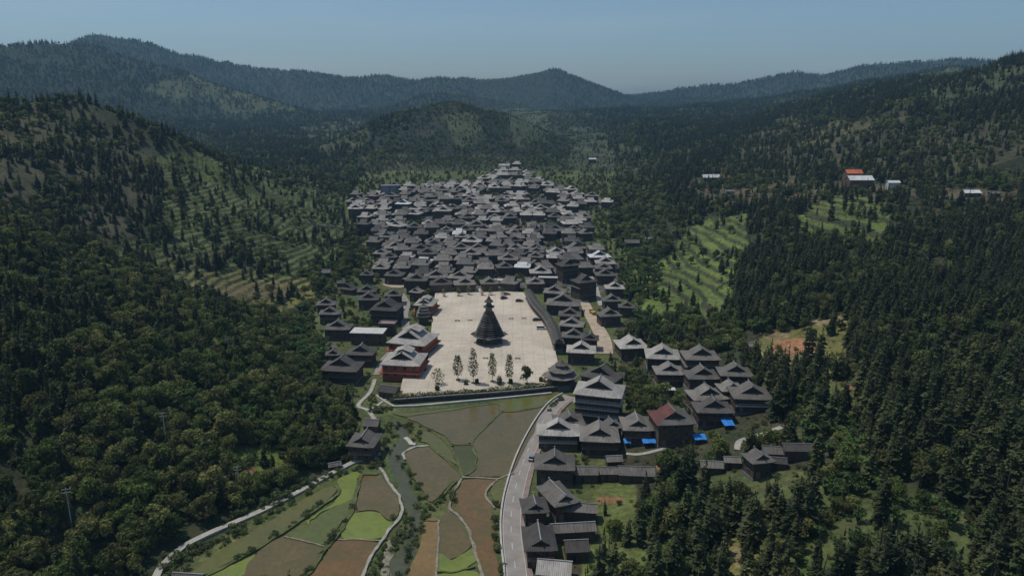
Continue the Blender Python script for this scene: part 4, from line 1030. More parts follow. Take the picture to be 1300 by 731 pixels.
# ------------------------------------------------------------ trees
def conifer_crown(h, r, seed, tiers=19, nb=9):
    g = np.random.default_rng(seed); V = []; F = []
    for k in range(tiers):
        f = k/(tiers-1); z = h*(0.10+0.88*f); rad = r*(1-f)**(0.6+.35*((seed*7) % 5)/5)*(0.62+0.6*g.random())+0.12
        for j in range(nb if f < .75 else nb-3):
            a = 2*math.pi*(j+g.random()*0.9)/nb+k*2.4; L = rad*(0.7+0.5*g.random()); droop = L*(0.12+0.3*g.random()); zz = z+g.normal(0, 0.018*h)
            for (da, l0, l1, wd) in ((0,0.05,1,.26),(.42,.25,.85,.2),(-.42,.25,.85,.2)):
                ca, sa = math.cos(a), math.sin(a); cb, sb = math.cos(a+da), math.sin(a+da)
                p0 = np.array([ca*L*l0, sa*L*l0, zz-droop*l0]); p1 = p0+np.array([cb*L*(l1-l0), sb*L*(l1-l0), -droop*(l1-l0)+L*0.06])
                m = (p0*.45+p1*.55); nrm = np.array([-sb, cb, g.normal(0, .5)])*wd*L*(0.8+.5*g.random()); m[2] += L*.05
                n = len(V); V += [p0, m+nrm, p1, m-nrm]; F.append((n, n+1, n+2, n+3))
    n = len(V); V += [np.array([.1*r,0,h*.9]), np.array([-.05*r,.1*r,h*.9]), np.array([0,0,h*1.03]), np.array([-.05*r,-.1*r,h*.9])]; F.append((n,n+1,n+2,n+3))
    V = np.array(V); b_ = g.normal(0, .035, 2)*h; f_ = np.clip(V[:,2]/h, 0, 1)**2; V[:,0] += b_[0]*f_; V[:,1] += b_[1]*f_
    return V, np.array(F)
def leaf_quads(P, N, size, g):
    """quads of the given size at points P, roughly facing N"""
    k = len(P); N = N+g.normal(0, .55, (k, 3)); N /= np.linalg.norm(N, axis=1)[:, None]
    t = np.cross(N, g.normal(0, 1, (k, 3))); t /= np.linalg.norm(t, axis=1)[:, None]; u = np.cross(N, t)
    s = size*(0.6+0.8*g.random(k))[:, None]; t = t*s; u = u*s*0.62
    V = np.stack([P-t, P+u*.9-t*.1, P+t, P-u*.9-t*.1], 1).reshape(-1, 3); F = np.arange(4*k).reshape(k, 4); return V, F
def lobes_crown(h, r, seed, nl, per, size, zlo=.32, squash=.8, spread=.62):
    g = np.random.default_rng(seed); P = []; N = []
    for i in range(nl):
        a = g.random()*2*math.pi; q = math.sqrt(g.random())*spread; zc = h*(zlo+(0.9-zlo)*g.random()**.8); q *= r*(1.15-0.75*max(0, (zc/h-.5)))
        lr = r*(.32+.26*g.random()); c = np.array([q*math.cos(a), q*math.sin(a), min(zc, h-lr*squash)])
        d = g.normal(0, 1, (per, 3)); d[:, 2] = np.abs(d[:, 2])*1.1-.45; d /= np.linalg.norm(d, axis=1)[:, None]
        rr = lr*(.72+.36*g.random(per))[:, None]; P.append(c+d*rr*np.array([1, 1, squash])); N.append(d)
    P = np.concatenate(P); N = np.concatenate(N); P[:, 2] = np.maximum(P[:, 2], .15); return leaf_quads(P, N, size, g)
def bamboo_crown(h, r, seed, stems=16):
    g = np.random.default_rng(seed); P = []; N = []
    for i in range(stems):
        a = g.random()*2*math.pi; lean = r*(.35+.75*g.random()); hh = h*(.75+.3*g.random())
        for k in range(34):
            f = .3+.7*g.random()**.8; q = lean*f**2.2; z = hh*(f-.22*f**5)
            P.append((q*math.cos(a)+g.normal(0, .35), q*math.sin(a)+g.normal(0, .35), z+g.normal(0, .3))); N.append((math.cos(a)*.6, math.sin(a)*.6, 1))
    return leaf_quads(np.array(P), np.array(N, float), .62, g)
def trunk_mb(h, r, limbs, seed, lean=.3):
    g = random.Random(seed); b = MB(); b.tube((0,0,-1.2), (0,0,h*.5), r, r*.7, 7); b.tube((0,0,h*.5), (0,0,h), r*.7, r*.2, 6)
    for i in range(limbs):
        a = g.random()*6.28; z = h*(.3+.5*g.random()); L = h*lean*(.7+.6*g.random()); b.tube((0,0,z), (L*math.cos(a), L*math.sin(a), z+L*.7), r*.4, r*.12, 5)
    return b
def bamboo_stems(h, r, seed, stems=12):
    g = random.Random(seed); b = MB()
    for i in range(stems):
        a = g.random()*6.28; lean = r*(.2+.5*g.random()); x, y = .5*math.cos(a)*g.random(), .5*math.sin(a)*g.random(); px_ = (x, y, -.8)
        for f in (.35, .7, 1): q = (x+lean*f**2.2*math.cos(a), y+lean*f**2.2*math.sin(a), h*.85*f); b.tube(px_, q, .07, .05, 5); px_ = q
    return b
def combine(name, crown, trunk, cm):
    """one mesh of crown and trunk for the uncounted mass of the forest"""
    V, F = crown; tv = np.array(trunk.v); me_f = [tuple(f) for f in F]+[tuple(len(V)+i for i in f) for f in trunk.f]
    me = bpy.data.meshes.new(name); me.from_pydata(np.concatenate([V, tv]).tolist(), [], me_f); me.materials.append(M[cm]); me.materials.append(M['bark'])
    me.polygons.foreach_set('material_index', [0]*len(F)+[1]*len(trunk.f)); me.update(); return me
KIND = {}            # kind -> list of (crown mesh, trunk mesh, whole mesh, nominal height, radius)
def add_kind(kind, h, r, crown, trunk, cm):
    KIND.setdefault(kind, []).append((np_mesh('crown', *crown, M[cm]), trunk.mesh('trunk', M['bark']), combine(kind, crown, trunk, cm), h, r))
for i, (h, r) in enumerate([(14,2.5),(15,2.2),(12,2.9),(14,1.9),(11,2.6),(13,3.1)]):
    add_kind('conifer_tree', h, r, conifer_crown(h, r, 50+i), trunk_mb(h*.96, .24, 0, i), 'conifer')
for i, (h, r, nl) in enumerate([(9.5,4.2,10),(11,3.8,11),(8,3.6,8),(9,4.8,12)]):
    add_kind('broadleaf_tree', h, r, lobes_crown(h, r, 70+i, nl, 80, .55), trunk_mb(h*.7, .26, 5, 20+i), 'leaf')
for i, (h, r) in enumerate([(9,4.2),(10.5,3.6)]):
    add_kind('bamboo_clump', h, r, bamboo_crown(h, r, 90+i), bamboo_stems(h, r, 40+i), 'bamboo')
for i, (h, r, nl) in enumerate([(2.0,1.6,5),(2.6,1.9,6),(1.4,1.5,4)]):
    add_kind('shrub', h, r, lobes_crown(h, r, 110+i, nl, 34, .32, .1, .8, .7), trunk_mb(h*.5, .06, 2, 60+i), 'shrub')

# where trees stand
def band(r0, r1, per, amax=R(41)):
    n = int((r1*r1-r0*r0)*amax/per); r = np.sqrt(rng.uniform(r0*r0, r1*r1, n)); a = rng.uniform(-amax, amax, n); return r*np.sin(a), r*np.cos(a)
FLOOR_HULL = [(180,745),(232,694),(300,660),(372,626),(440,588),(452,540),(458,516),(478,505),(500,480),(535,440),(545,362),(675,362),(698,400),(722,470),(712,500),(705,520),(690,560),(672,600),(668,660),(674,745)]
BAMBOO = [[(985,625),(1110,600),(1230,640),(1235,720),(1050,720)],[(1000,500),(1095,515),(1100,590),(1010,590)],[(855,540),(925,560),(880,600),(815,600)],[(785,300),(850,325),(842,430),(800,420)],[(345,395),(430,395),(440,455),(370,470)],[(300,700),(430,600),(440,625),(330,715)],[(230,500),(330,520),(320,560),(220,540)]]
HX, HY, HR = np.array(PLACED).T
LX = np.concatenate([a[:,0] for a, _ in LINES]); LY = np.concatenate([a[:,1] for a, _ in LINES]); LW = np.concatenate([np.full(len(a), w) for a, w in LINES])
def clear_of(X, Y, pad, front):
    ok = np.ones(len(X), bool)
    for hx, hy, hr in zip(HX, HY, HR):
        ok &= (X-hx)**2+(Y-hy)**2 > (hr+pad)**2
    if pad > 1:                                                      # nothing tall right in front of the hand-placed buildings
        for hx, hy, hr in zip(HX[:NEAR_N], HY[:NEAR_N], HR[:NEAR_N]):
            if hy > 560: continue
            n_ = math.hypot(hx, hy); cx_, cy_ = -hx/n_, -hy/n_; rx, ry = X-hx, Y-hy; al = rx*cx_+ry*cy_; la = np.abs(rx*cy_-ry*cx_)
            ok &= ~((la < hr*.95) & (al > 0) & (al < hr+13))
    for k in range(len(LX)):
        ok &= (X-LX[k])**2+(Y-LY[k])**2 > (LW[k]+1.3+pad*.4)**2
        if LY[k] < 480:
            ok &= (X-LX[k])**2+(Y-LY[k]+3.5)**2 > (LW[k]+pad*.4)**2
            if pad > 1 and LY[k] < 320: ok &= (X-LX[k]*.97)**2+(Y-LY[k]+8)**2 > (LW[k]+2)**2
            if pad > 1: ok &= (X-LX[k]+3.2)**2+(Y-LY[k])**2 > 7
    return ok
TX, TY, TS, TK = [], [], [], []
for (r0, r1, per, sc) in [(85,300,9.5,1.0),(300,520,12,1.0),(520,900,20,1.0),(900,1500,30,1.0),(1500,2400,52,1.05),(2400,3600,100,1.15),(3600,5300,220,1.25)]:
    X, Y = band(r0, r1, per)
    Z = hz0(X, Y); dl, dr = edges(X, Y); px, py, dp = project(X, Y, Z); cl = clearings(X, Y, Z)
    n1 = fbm(X, Y, 55, 3, 301); n2 = fbm(X, Y, 24, 3, 302)
    keep = np.where(n1+.6*n2 < -0.36, .3, 1.0); keep = np.where((dl > 0) & (Y < 300), np.maximum(keep, .7), keep); keep = np.where((dr > 0) & (Y < 240) & (px < 1060) & (n2+.4*n1 < .05), .3, keep)                       # ragged small gaps
    for i, c in enumerate(CLEAR): keep = np.where(cl == i, c[4]*(0.4+1.2*(n2 > 0)), keep)
    inside = (dl < 0) & (dr < 0)
    keep = np.where(inside & (Y < 1000), np.where(np.minimum(-dl, -dr) < 25, .55, .3), keep)
    keep = np.where(in_poly(px, py, FLOOR_HULL) & (Y < 460), 0, keep)
    keep = np.where(in_poly(px, py, VILL) & (Y > 400) & (Y < 1050), .6, keep)
    m = rng.random(len(X)) < keep
    X, Y, px, py, dl, dr, n1, n2, cl = [a[m] for a in (X, Y, px, py, dl, dr, n1, n2, cl)]
    if r0 < 900: 
        m = clear_of(X, Y, 1.2, 6.0); X, Y, px, py, dl, dr, n1, n2, cl = [a[m] for a in (X, Y, px, py, dl, dr, n1, n2, cl)]
    right = dr > 0
    pc = np.where(right, np.where(dr < 55, .45, .82), np.where(Y < 400, .34, .74)); pc = np.where(~right & (dl < 30), .15, pc)
    pc = np.where((dl < 0) & (dr < 0), .0, pc); pc = np.where(right & (dr < 40) & (Y > 230) & (Y < 330), .0, pc); pc = np.where(cl >= 0, .6, pc)
    pc = np.where(right & (Y < 250) & (px < 1230), pc-.22, pc); pc = np.clip(pc+n1*.7, .03, .95)
    kd = np.where(rng.random(len(X)) < pc, 0, 1)
    for poly in BAMBOO: kd = np.where(in_poly(px, py, poly) & (rng.random(len(X)) < .62) & (Y < 620), 2, kd)
    kd = np.where((kd == 1) & (n2 > .3) & (Y < 700) & (rng.random(len(X)) < .35), 2, kd)
    s = sc*np.where(kd == 0, rng.uniform(.5, 1.02, len(X)), np.where(rng.random(len(X)) < .18, 1.3, 1.0)*rng.uniform(.48, .78, len(X)))
    s = np.where((kd == 0) & right & (Y < 330), s*np.where(Y < 250, 1.5, 1.2), s); s = np.where((dl < 0) & (dr < 0), s*.62, s); s = np.where(cl >= 0, s*.85, s)
    TX.append(X); TY.append(Y); TS.append(s); TK.append(kd)
TX, TY, TS, TK = map(np.concatenate, (TX, TY, TS, TK)); TZ = hz0(TX, TY)-.5
# dark conifers standing alone on the terraces
LONE = [(224,240,1.5),(232,262,1.1),(200,190,1.2),(255,235,.9),(285,258,1.0),(300,242,1.0),(315,262,.9),(335,250,.9),(345,285,1.0),(380,285,.8),(385,262,.8),(163,330,1.1),(250,352,.8),(1055,278,1.2),(1072,268,1.3),(1110,280,1.0),(1024,470,1.5),(1034,480,1.3),(1040,462,1.2),(935,330,.9),(262,300,1.2),(275,340,1.2),(320,330,.8)]
ex = [ground(px, py) for px, py, s in LONE]
TX = np.append(TX, [e[0] for e in ex]); TY = np.append(TY, [e[1] for e in ex]); TZ = np.append(TZ, [e[2]-.4 for e in ex]); TS = np.append(TS, [l[2] for l in LONE]); TK = np.append(TK, np.zeros(len(ex), int))
TV = np.array([rng.integers(0, len(KIND[n])) for n in np.array(['conifer_tree','broadleaf_tree','bamboo_clump'])[TK]])
TROT = rng.uniform(0, 2*math.pi, len(TX))
print('trees', len(TX))
# the trees that show largest are objects of their own, with trunk and crown
KN = ['conifer_tree','broadleaf_tree','bamboo_clump']; CATS = ['conifer','tree','bamboo']
def zone(px, py, X, Y, k):
    if X < np.interp(Y, LEY, LEX)+6:
        side = 'left'; z = 'by the concrete path' if (py > 560 and px > 250) else 'low on the left slope' if py > 600 else 'on the steep left slope'
    elif X < 60 and py < 620: z = 'among the houses of the right bank'; side = 'mid'
    else: z = ('in the lower clearing edge' if px < 860 else 'in the nearest rows' if px < 1040 else 'at the lower right') if py > 610 else ('near the hillside sheds' if px < 1040 else 'in the dense dark wood of the right slope')
    return z
LOOK = [['dark slim conifer', 'dark broad conifer'], ['round leafy tree', 'spreading leafy tree'], ['bright feathery bamboo', 'tall bright bamboo']]
single = np.zeros(len(TX), bool)
for k, cap in ((0, 285), (1, 285), (2, 150)):
    ids = np.where(TK == k)[0]; hts = np.array([q[3] for q in KIND[KN[k]]])[TV[ids]]*TS[ids]; rad = np.array([q[4] for q in KIND[KN[k]]])[TV[ids]]*TS[ids]
    px, py, dp = project(TX[ids], TY[ids], TZ[ids]+hts*.6); size = hts*rad/dp**2
    vis = (px > 2) & (px < 1298) & (py < 726) & (dp > 30) & (dp < 900)
    ids, size, px, py = ids[vis], size[vis], px[vis], py[vis]; o_ = np.argsort(-size)[:cap]
    for i, ppx, ppy in zip(ids[o_], px[o_], py[o_]):
        cme, tme, wme, h, r = KIND[KN[k]][TV[i]]; single[i] = True; z_ = zone(ppx, ppy, TX[i], TY[i], k)
        lk = LOOK[k][0 if (TS[i] < (.85, .8, .85)[k]) else 1] if k else LOOK[0][0 if r < 2.3 else 1]
        root = empty(KN[k], (TX[i], TY[i], TZ[i]), TROT[i], f'{lk} standing {z_}', CATS[k], f'{lk}s {z_}', TS[i])
        link('crown', cme, root); link('trunk', tme, root)

# the rest of the wood, nobody could count: one object per kind of tree, its trees placed by geometry nodes
def mass(name, kind, ids_xyz, sc, rot, var, label, cat):
    pc_ = bpy.data.collections.new(name+'_kinds')
    for j, q in enumerate(KIND[kind]):
        o = bpy.data.objects.new(f'{kind}_{j}', q[2]); pc_.objects.link(o)
    me = bpy.data.meshes.new(name); me.vertices.add(len(sc)); me.vertices.foreach_set('co', np.asarray(ids_xyz, np.float32).ravel())
    for nm, typ, val, key in (('sc','FLOAT',sc,'value'),('vi','INT',var,'value')):
        a = me.attributes.new(nm, typ, 'POINT'); a.data.foreach_set(key, np.asarray(val, np.int32 if typ == 'INT' else np.float32))
    a = me.attributes.new('rt', 'FLOAT_VECTOR', 'POINT'); tl = rng.normal(0, .05, (len(sc), 2)); a.data.foreach_set('vector', np.column_stack([tl, rot]).astype(np.float32).ravel())
    o = props(link(name, me), label, cat, None, 'stuff')
    ng = bpy.data.node_groups.new(name, 'GeometryNodeTree'); ng.interface.new_socket('Geometry', in_out='INPUT', socket_type='NodeSocketGeometry'); ng.interface.new_socket('Geometry', in_out='OUTPUT', socket_type='NodeSocketGeometry')
    N = ng.nodes; gi = N.new('NodeGroupInput'); go = N.new('NodeGroupOutput'); ip = N.new('GeometryNodeInstanceOnPoints'); ci = N.new('GeometryNodeCollectionInfo')
    ci.inputs['Collection'].default_value = pc_; ci.inputs['Separate Children'].default_value = True; ci.inputs['Reset Children'].default_value = True
    def attr(nm, typ): a_ = N.new('GeometryNodeInputNamedAttribute'); a_.data_type = typ; a_.inputs['Name'].default_value = nm; return a_.outputs['Attribute']
    ip.inputs['Pick Instance'].default_value = True
    L = ng.links.new; L(gi.outputs[0], ip.inputs['Points']); L(ci.outputs[0], ip.inputs['Instance']); L(attr('vi','INT'), ip.inputs['Instance Index']); L(attr('rt','FLOAT_VECTOR'), ip.inputs['Rotation']); L(attr('sc','FLOAT'), ip.inputs['Scale']); L(ip.outputs[0], go.inputs[0])
    o.modifiers.new('trees', 'NODES').node_group = ng; return o
for k, nm, lab, cat in ((0,'conifer_forest','dark conifer forest covering both sides of the valley','forest'),(1,'broadleaf_forest','mixed leafy woodland covering the slopes','woodland'),(2,'bamboo_grove','bright bamboo growing through the woods','bamboo')):
    m = (TK == k) & ~single; mass(nm, KN[k], np.column_stack([TX, TY, TZ])[m], TS[m], TROT[m], TV[m], lab, cat)
# undergrowth: shrubs on the clearings, banks, verges and between the houses
SX, SY = [], []
for (r0, r1, per) in [(85,330,9),(330,620,16),(620,1000,45)]:
    X, Y = band(r0, r1, per); Z = hz0(X, Y); dl, dr = edges(X, Y); px, py, dp = project(X, Y, Z); cl = clearings(X, Y, Z); n2 = fbm(X, Y, 16, 3, 402)
    keep = np.where(n2 > 0, .95, .7); keep = np.where(cl >= 0, np.where(n2 > .1, .42, .06), keep); keep = np.where((cl >= 0) & (Y < 300), np.where(n2 > -.05, .85, .4), keep)
    keep = np.where((dl < 0) & (dr < 0), np.where(n2 > -.1, .6, .2), keep)
    keep = np.where(in_poly(px, py, FLOOR_HULL) & (Y < 460), 0, keep); keep = np.where(in_poly(px, py, VILL) & (Y > 400), .03, keep)
    m = rng.random(len(X)) < keep; X, Y = X[m], Y[m]
    m = clear_of(X, Y, .1, 2.0); SX.append(X[m]); SY.append(Y[m])
def along(line, cr, n, w, seed):
    P = np.array(smooth(on_floor(line, cr), False, 6)); g = np.random.default_rng(seed); t = g.random(n)*(len(P)-1); i = t.astype(int); f = (t-i)[:, None]
    q = P[i]*(1-f)+P[np.minimum(i+1, len(P)-1)]*f+g.normal(0, w, (n, 2)); SX.append(q[:,0]); SY.append(q[:,1])
along([(375,290),(398,340),(430,400),(455,440),(470,470)], C5, 22, .9, 1)
along([(470,485),(500,480),(535,450),(570,415)], C5, 16, 1.2, 2)
along([(460,500),(450,545),(430,600),(408,660),(390,740)], C5, 26, .7, 3)
along([(385,500),(395,520),(385,560),(345,620),(300,680),(265,740)], C5, 55, 1.4, 4)
along([(352,180),(400,175),(440,200),(425,230)], C5, 22, 1.6, 5)
along([(325,180),(340,215),(335,250),(320,280)], C5, 26, 1.5, 6)
along([(735,470),(725,540),(730,600),(742,680),(752,740)], C5, 34, .5, 7)
along([(290,310),(265,325),(235,330)], C5, 24, 1.6, 8)
along([(1290,335),(1180,375),(1060,440),(980,500),(880,560),(760,620),(680,670),(620,730)], C9, 150, 1.5, 9)
along([(840,680),(930,632),(1050,556),(1185,460)], C9, 26, .4, 10)
along([(12,740),(60,682),(106,618),(158,550),(200,468)], C5, 26, .4, 11)
along([(500,506),(560,503.5),(640,498),(705,491)], None, 60, .5, 12)
along([(500,514),(480,500),(470,520),(492,520)], None, 40, 1.5, 13)
along([(700,525),(706,512),(716,505)], None, 16, .6, 14)
along([(520,378),(528,395),(533,412),(537,425)], None, 45, 1.6, 15)
SX, SY = np.concatenate(SX), np.concatenate(SY); SZ = hz0(SX, SY)-.05
print('shrubs', len(SX))
mass('undergrowth', 'shrub', np.column_stack([SX, SY, SZ]), rng.uniform(.22, .8, len(SX))*np.where(edges(SX, SY)[0] > 0, 1.6, 1.0), rng.uniform(0, 6.28, len(SX)), rng.integers(0, 3, len(SX)), 'shrubs and weeds on the banks, verges and clearings', 'undergrowth')
# ------------------------------------------------------------ plaza details, cars, poles, tarpaulins
# front retaining wall, its coping, and the pale channel edge below it
FR = on_floor([(500,506),(560,501.5),(640,496),(708,489.5)], None, PZ)
rw = empty('retaining_wall', (0,0,0), 0, 'long dark stone retaining wall holding up the front of the plaza', 'wall')
o = strip('wall', offs(smooth(FR, False, 4), -.6), .7, -.5, PZ-.35, 'stone_dark', None); o.parent = rw
o = strip('coping', offs(smooth(FR, False, 4), -.6), .9, PZ-.34, PZ+.12, 'stone', None); o.parent = rw; rebase(rw, *FR[0])
strip('channel_edge', smooth(on_floor([(498,517),(530,516),(575,512),(640,506),(700,500)]), False, 4), .9, -.3, .75, 'concrete')
strip('channel_edge', smooth(on_floor([(478,503),(488,510),(500,517)]), False, 3), .8, -.3, .7, 'concrete')
def leafy(name, V, F, mat, parent=None, loc=None, rot=0): return link(name, np_mesh(name, V, F, M[mat]), parent, loc, rot)
g = np.random.default_rng(5); hp = np.array(offs(smooth(FR, False, 8), 1.0)); n = 2600; t = g.random(n)*(len(hp)-1); i = t.astype(int)
lum = .55+.75*np.clip(.5+fbm(t*3, t*0, 3.0, 3, 6), 0, 1)
P = np.column_stack([hp[i]+(hp[np.minimum(i+1, len(hp)-1)]-hp[i])*(t-i)[:, None]+g.normal(0, .45, (n, 2)), PZ+g.random(n)*1.5*lum])
V, F = leaf_quads(P, np.column_stack([g.normal(0, .5, n), g.normal(0, .5, n), np.ones(n)]), .36, g)
props(leafy('hedge', V, F, 'leaf'), 'uneven clipped hedge along the front edge of the plaza', 'hedge')
def sparse_crown(h, r, seed, n):
    g = np.random.default_rng(seed); z = h*(.22+.78*g.random(n)); rr = r*np.sqrt(g.random(n))*np.clip(1.15-np.abs(z/h-.5)*1.5, .15, 1); a = g.random(n)*6.28
    P = np.column_stack([rr*np.cos(a), rr*np.sin(a), z]); return leaf_quads(P, g.normal(0, 1, (n, 3))+np.array([0,0,.8]), .34, g)
def plaza_tree(x, y, h, r, n, seed, lab, grp, mat='leaf', dense=False, planter=False, name='plaza_tree'):
    root = empty(name, (x, y, PZ), seed*1.3, lab, 'tree', grp)
    V, F = lobes_crown(h, r, seed, 12, 70, .4, .25, .95, .5) if dense else sparse_crown(h, r, seed, n)
    leafy('crown', V, F, mat, root); trunk_mb(h*.9, .13 if not dense else .2, 5, seed, .16).build('trunk', M['bark'], root)
    b = MB(); b.lathe([(1.0,0),(1.0,.25),(.85,.25),(.85,.18)], 12); b.build('tree_pit', M['soil'] if planter else M['bund'], root)
for k, (px, py, hp_, wp, lab) in enumerate([(581.5,482,31,14,'slender young tree, first from the red buildings along the plaza front'),(601,486,44,13,'tallest slender young tree on the plaza front, in line with the tower'),
        (625,484,36,12,'slender young tree just right of the drum tower on the plaza front'),(646.5,486,36,12,'slender young tree next to the dense round tree on the plaza front')]):
    x, y = flat(px, py, PZ); dp = project(x, y, PZ)[2]; h = hp_*dp/FPX/.95; plaza_tree(x, y, h, wp*.5*dp/FPX*1.0, 560, 200+k, lab, 'young trees on the plaza')
x, y = flat(669, 487, PZ); plaza_tree(x, y, 8.5, 2.7, 0, 210, 'dense round green tree at the front of the plaza near the pavilion', 'young trees on the plaza', 'leaf', True)
x, y = flat(556, 487, PZ); plaza_tree(x, y, 6.5, 3.0, 260, 211, 'low spreading tree beside the near red building', 'young trees on the plaza', 'shrub')
x, y = flat(634, 488, PZ); plaza_tree(x, y, 4.0, 1.2, 110, 212, 'short sapling by the hedge between two slender trees', 'young trees on the plaza', 'shrub')
x, y = flat(691, 484, PZ); plaza_tree(x, y, 3.2, 1.6, 90, 213, 'small reddish-leaved sapling by the plaza front corner pavilion', 'young trees on the plaza', 'p_orange')
for k, (cx, cy) in enumerate([(545,650),(606,648),(648,642),(706,645),(742,644),(790,650)]):
    x, y = flat(*C1(cx, cy), PZ); plaza_tree(x, y-1, 4.6+.5*(k % 3), 1.6, 110, 220+k, f'{ORD[k]} small tree from the left along the back edge of the plaza', 'small trees along the back of the plaza', 'shrub', planter=True)
for k, (cr, cx, cy, h, lab) in enumerate([(C4,208,606,2.2,'small round bush by the plaza hedge, under the third slender tree'),(C4,262,606,1.8,'small round bush by the plaza hedge, right of the short sapling'),(C4,98,606,1.8,'small bush by the plaza hedge, below the tallest slender tree'),(C4,44,612,1.5,'small bush by the plaza hedge, below the first slender tree'),(C3,672,640,2.0,'small bush by the plaza hedge, near the low spreading tree'),(C4,412,596,1.7,'low bush by the plaza hedge, between the round tree and the pavilion')]):
    x, y = flat(*cr(cx, cy), PZ); plaza_tree(x, y+1.2, h, h*.5, 0, 230+k, lab, 'bushes along the plaza hedge', 'leaf', True, name='plaza_bush')
# cars
def car(x, y, z, rot, paint, lab, kind='car', L=4.3, Wd=1.75, H=1.45):
    root = empty('parked_car' if kind == 'car' else kind, (x, y, z), rot, lab, 'car' if kind == 'car' else kind.split('_')[-1]); l, w = L/2, Wd/2
    b = MB()
    if kind == 'small_truck':
        b.box(-l, l*.35, -w, w, .75, 1.7); b.box(l*.42, l, -w, w, .45, 1.2); b.box(-l, l, -w*.8, w*.8, .45, .74)
        cb = [(l*.42,1.2),(l*.98,1.2),(l*.85,2.1),(l*.45,2.1)]
    else:
        p = [(-l,.35),(-l,.85),(-l*.9,.95),(l*.5,.98),(l*.92,.8),(l,.6),(l,.35)] if kind == 'car' else [(-l,.35),(-l,1.1),(l*.75,1.1),(l*.98,.85),(l,.35)]
        n = len(p); b.add([(q[0], -w, q[1]) for q in p]+[(q[0], w, q[1]) for q in p], [tuple(range(n)), tuple(range(2*n-1, n-1, -1))]+[(i,n+i,n+(i+1) % n,(i+1) % n) for i in range(n)])
        cb = [(-l*.82,.95),(l*.45,.98),(l*.12,H),(-l*.6,H)] if kind == 'car' else [(-l*.98,1.1),(l*.72,1.1),(l*.5,1.95),(-l*.95,1.95)]
    b.build('body', M[paint], root)
    k = .88; b = MB(); b.add([(q[0], -w*(.96 if q[1] < 1.25 else k-.06), q[1]) for q in cb]+[(q[0], w*(.96 if q[1] < 1.25 else k-.06), q[1]) for q in cb], [(0,1,2,3),(7,6,5,4)]+[(i,4+i,4+(i+1) % 4,(i+1) % 4) for i in range(4)]); b.build('windows', M['pane'], root)
    b = MB(); b.box(min(cb[3][0],cb[2][0])+.05, max(cb[3][0],cb[2][0])-.05, -w*(k-.04), w*(k-.04), cb[2][1]+.003, cb[2][1]+.06); b.build('car_roof', M[paint], root)
    for sx in (-l*.62, l*.62):
        for sy in (-1, 1):
            b = MB(); b.tube((0,-.1,0), (0,.1,0), .33, .33, 12); wh = b.build('wheel', M['tyre'], root, (sx, sy*(w-.06), .33)); b = MB(); b.tube((0,-.125,0), (0,.125,0), .18, .18, 10); b.build('rim', M['metal'], wh)
for cr, cx, cy, rot, paint, lab, kind, dims in [(C4,305,203,.05,'car_dark','black car parked near the far right corner of the plaza','car',(4.6,1.8,1.45)),(C4,390,296,.08,'car_dark','dark car parked beside the gallery, farther from the white van','car',(4.6,1.8,1.45)),
        (C4,412,338,-.05,'car_white','white van parked beside the gallery','van',(4.9,1.8,1.9)),(C4,230,190,.5,'car_dark','dark car parked by the kiosk at the back of the plaza','car',(4.4,1.75,1.45)),(C4,244,170,.2,'car_grey','grey car parked right against the kiosk at the back of the plaza','car',(4.4,1.75,1.5))]:
    x, y = flat(*cr(cx, cy), PZ); car(x, y, PZ, rot, paint, lab, kind, *dims)
x, y, z, t = ground(*C4(663,262), .3); car(x, y, z+.25, 1.9, 'truck', 'yellow small truck standing on the dirt lane behind the gallery', 'small_truck', 5.2, 2.0, 2.1)
x, y, z, t = ground(*C6(163,300), .3); car(x, y, .44, 1.2, 'car_grey', 'grey car parked at the pavement below the road bend', 'car', 4.2, 1.7, 1.45)
# low stone benches on the paving
for k, (cr, cx, cy, lab) in enumerate([(C4,265,288,'right of the tower, farther back'),(C4,328,286,'between the tower and the dark gallery car'),(C4,65,296,'left of the tower near its top'),(C4,140,481,'in front of the tower, left one'),(C4,297,482,'in front of the tower, right one'),(C3,770,298,'farther left of the tower'),(C4,4,298,'second left of the tower')]):
    x, y = flat(*cr(cx, cy), PZ); root = empty('stone_bench', (x, y, PZ), 0, f'low dark stone bench {lab}', 'bench', 'stone benches on the plaza')
    b = MB(); b.box(-1.3,1.3,-.3,.3,.4,.52); b.build('seat', M['stone_dark'], root)
    for s in (-.9, .9): b = MB(); b.box(s-.12, s+.12, -.25, .25, 0, .4); b.build('leg', M['stone_dark'], root)
# utility poles
for k, (px, py, h, lab) in enumerate([(212,569,12.5,'thin utility pole rising from the middle of the left forest'),(92,672,12.5,'thin utility pole low in the left forest, near the corner of the picture'),(292,462,12,'thin utility pole high in the left forest below the terraces'),(1113,252,13,'pale utility pole on the far bench by the orange-roofed house'),(305,632,11,'faint utility pole at the concrete path in the left forest')]):
    x, y, z, t = ground(px, py, .0); root = empty('utility_pole', (x, y, z-.3), .3, lab, 'pole', 'utility poles')
    b = MB(); b.tube((0,0,-.5), (0,0,h), .17, .11, 8); b.build('pole', M['concrete'], root)
    for zz in (h-.4, h-1.3):
        b = MB(); b.box(-1.1, 1.1, -.06, .06, zz-.06, zz+.06); ca = b.build('crossarm', M['metal'], root)
        for s in (-1, 0, 1): b = MB(); b.lathe([(.06,zz+.06),(.09,zz+.16),(.04,zz+.3)], 6); b.build('insulator', M['white'], ca, (s, 0, 0))
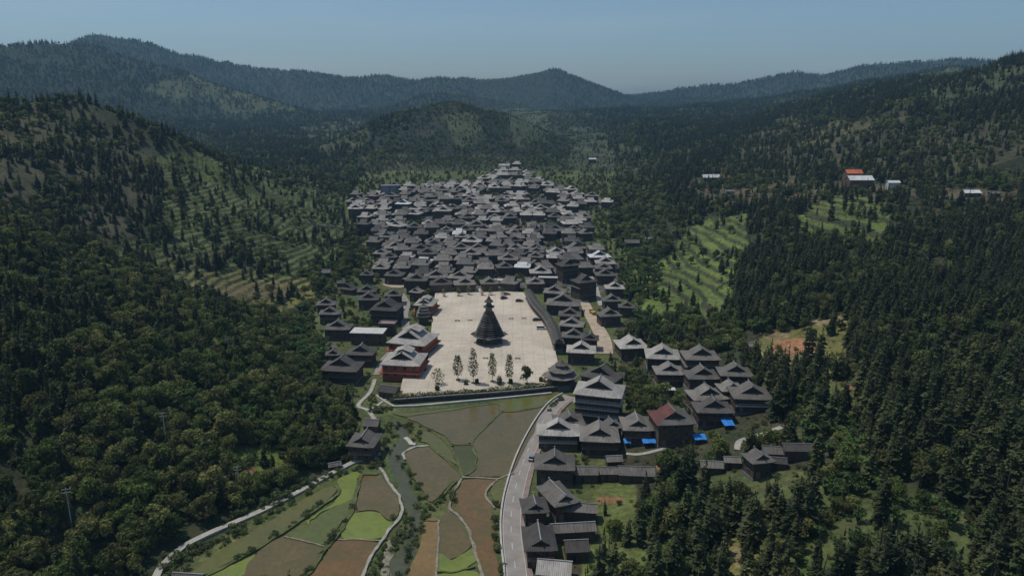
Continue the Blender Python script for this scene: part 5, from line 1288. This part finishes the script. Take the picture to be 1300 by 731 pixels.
# blue tarpaulins on low frames
for k, (cx, cy, wp, dp_, lab) in enumerate([(386,528,28,2.6,'small blue tarpaulin awning, left of a pair in front of the grey house'),(478,528,56,2.6,'wide blue tarpaulin awning, right of a pair in front of the grey house'),(692,511,52,3.6,'blue tarpaulin on the yard below the red-roofed house'),(808,446,46,6.0,'tall blue tarpaulin at the corner of the dark-roofed house')]):
    x, y, z, t = ground(*C7(cx, cy), 2.3); w = wp/3.3216*project(x, y, z+2.3)[2]/FPX
    root = empty('tarpaulin_awning', (x, y, z), .05, lab, 'tarpaulin', 'blue tarpaulins'); a, c = w/2, dp_/2
    b = MB(); nx = 5; vs = [(-a+w*i/nx, -c+dp_*j/3, 2.0+.5*j/3-.1*math.sin(i*1.7+j)) for j in range(4) for i in range(nx+1)]
    b.shell(vs, [(j*(nx+1)+i, j*(nx+1)+i+1, (j+1)*(nx+1)+i+1, (j+1)*(nx+1)+i) for j in range(3) for i in range(nx)], .05); b.build('sheet', M['tarp'], root)
    for sx in (-a+.1, a-.1):
        for sy in (-c+.1, c-.1): b = MB(); b.tube((sx, sy, -.5), (sx, sy, 2.0), .05, .05, 6); b.build('post', M['metal'], root)
# stream weir and gravel
strip('weir', on_floor([(392,222),(404,232),(415,246),(430,247)], C5), 1.6, -.4, .5, 'concrete')
P = wob(smooth(on_floor([(318,610),(345,600),(352,640),(335,690),(345,735),(300,740),(310,680)], C5), True, 3), .8, 4, 2); b = MB(); b.prism(P, -.3, .11); props(b.build('gravel_bank', M['bund_stone']), kind='structure')
# ------------------------------------------------------------ haze over the whole valley
hm = bpy.data.materials.new('haze'); hm.use_nodes = True; ht = hm.node_tree; ht.nodes.remove(ht.nodes['Principled BSDF'])
vol = ht.nodes.new('ShaderNodeVolumePrincipled'); vol.inputs['Color'].default_value = (0.42, 0.75, 1.0, 1); vol.inputs['Density'].default_value = 0.000092; vol.inputs['Anisotropy'].default_value = 0.1
ht.links.new(vol.outputs[0], ht.nodes['Material Output'].inputs['Volume'])
b = MB(); b.box(-10800, 10800, -500, 6700, -6.5, 520); props(b.build('haze', hm), kind='stuff')
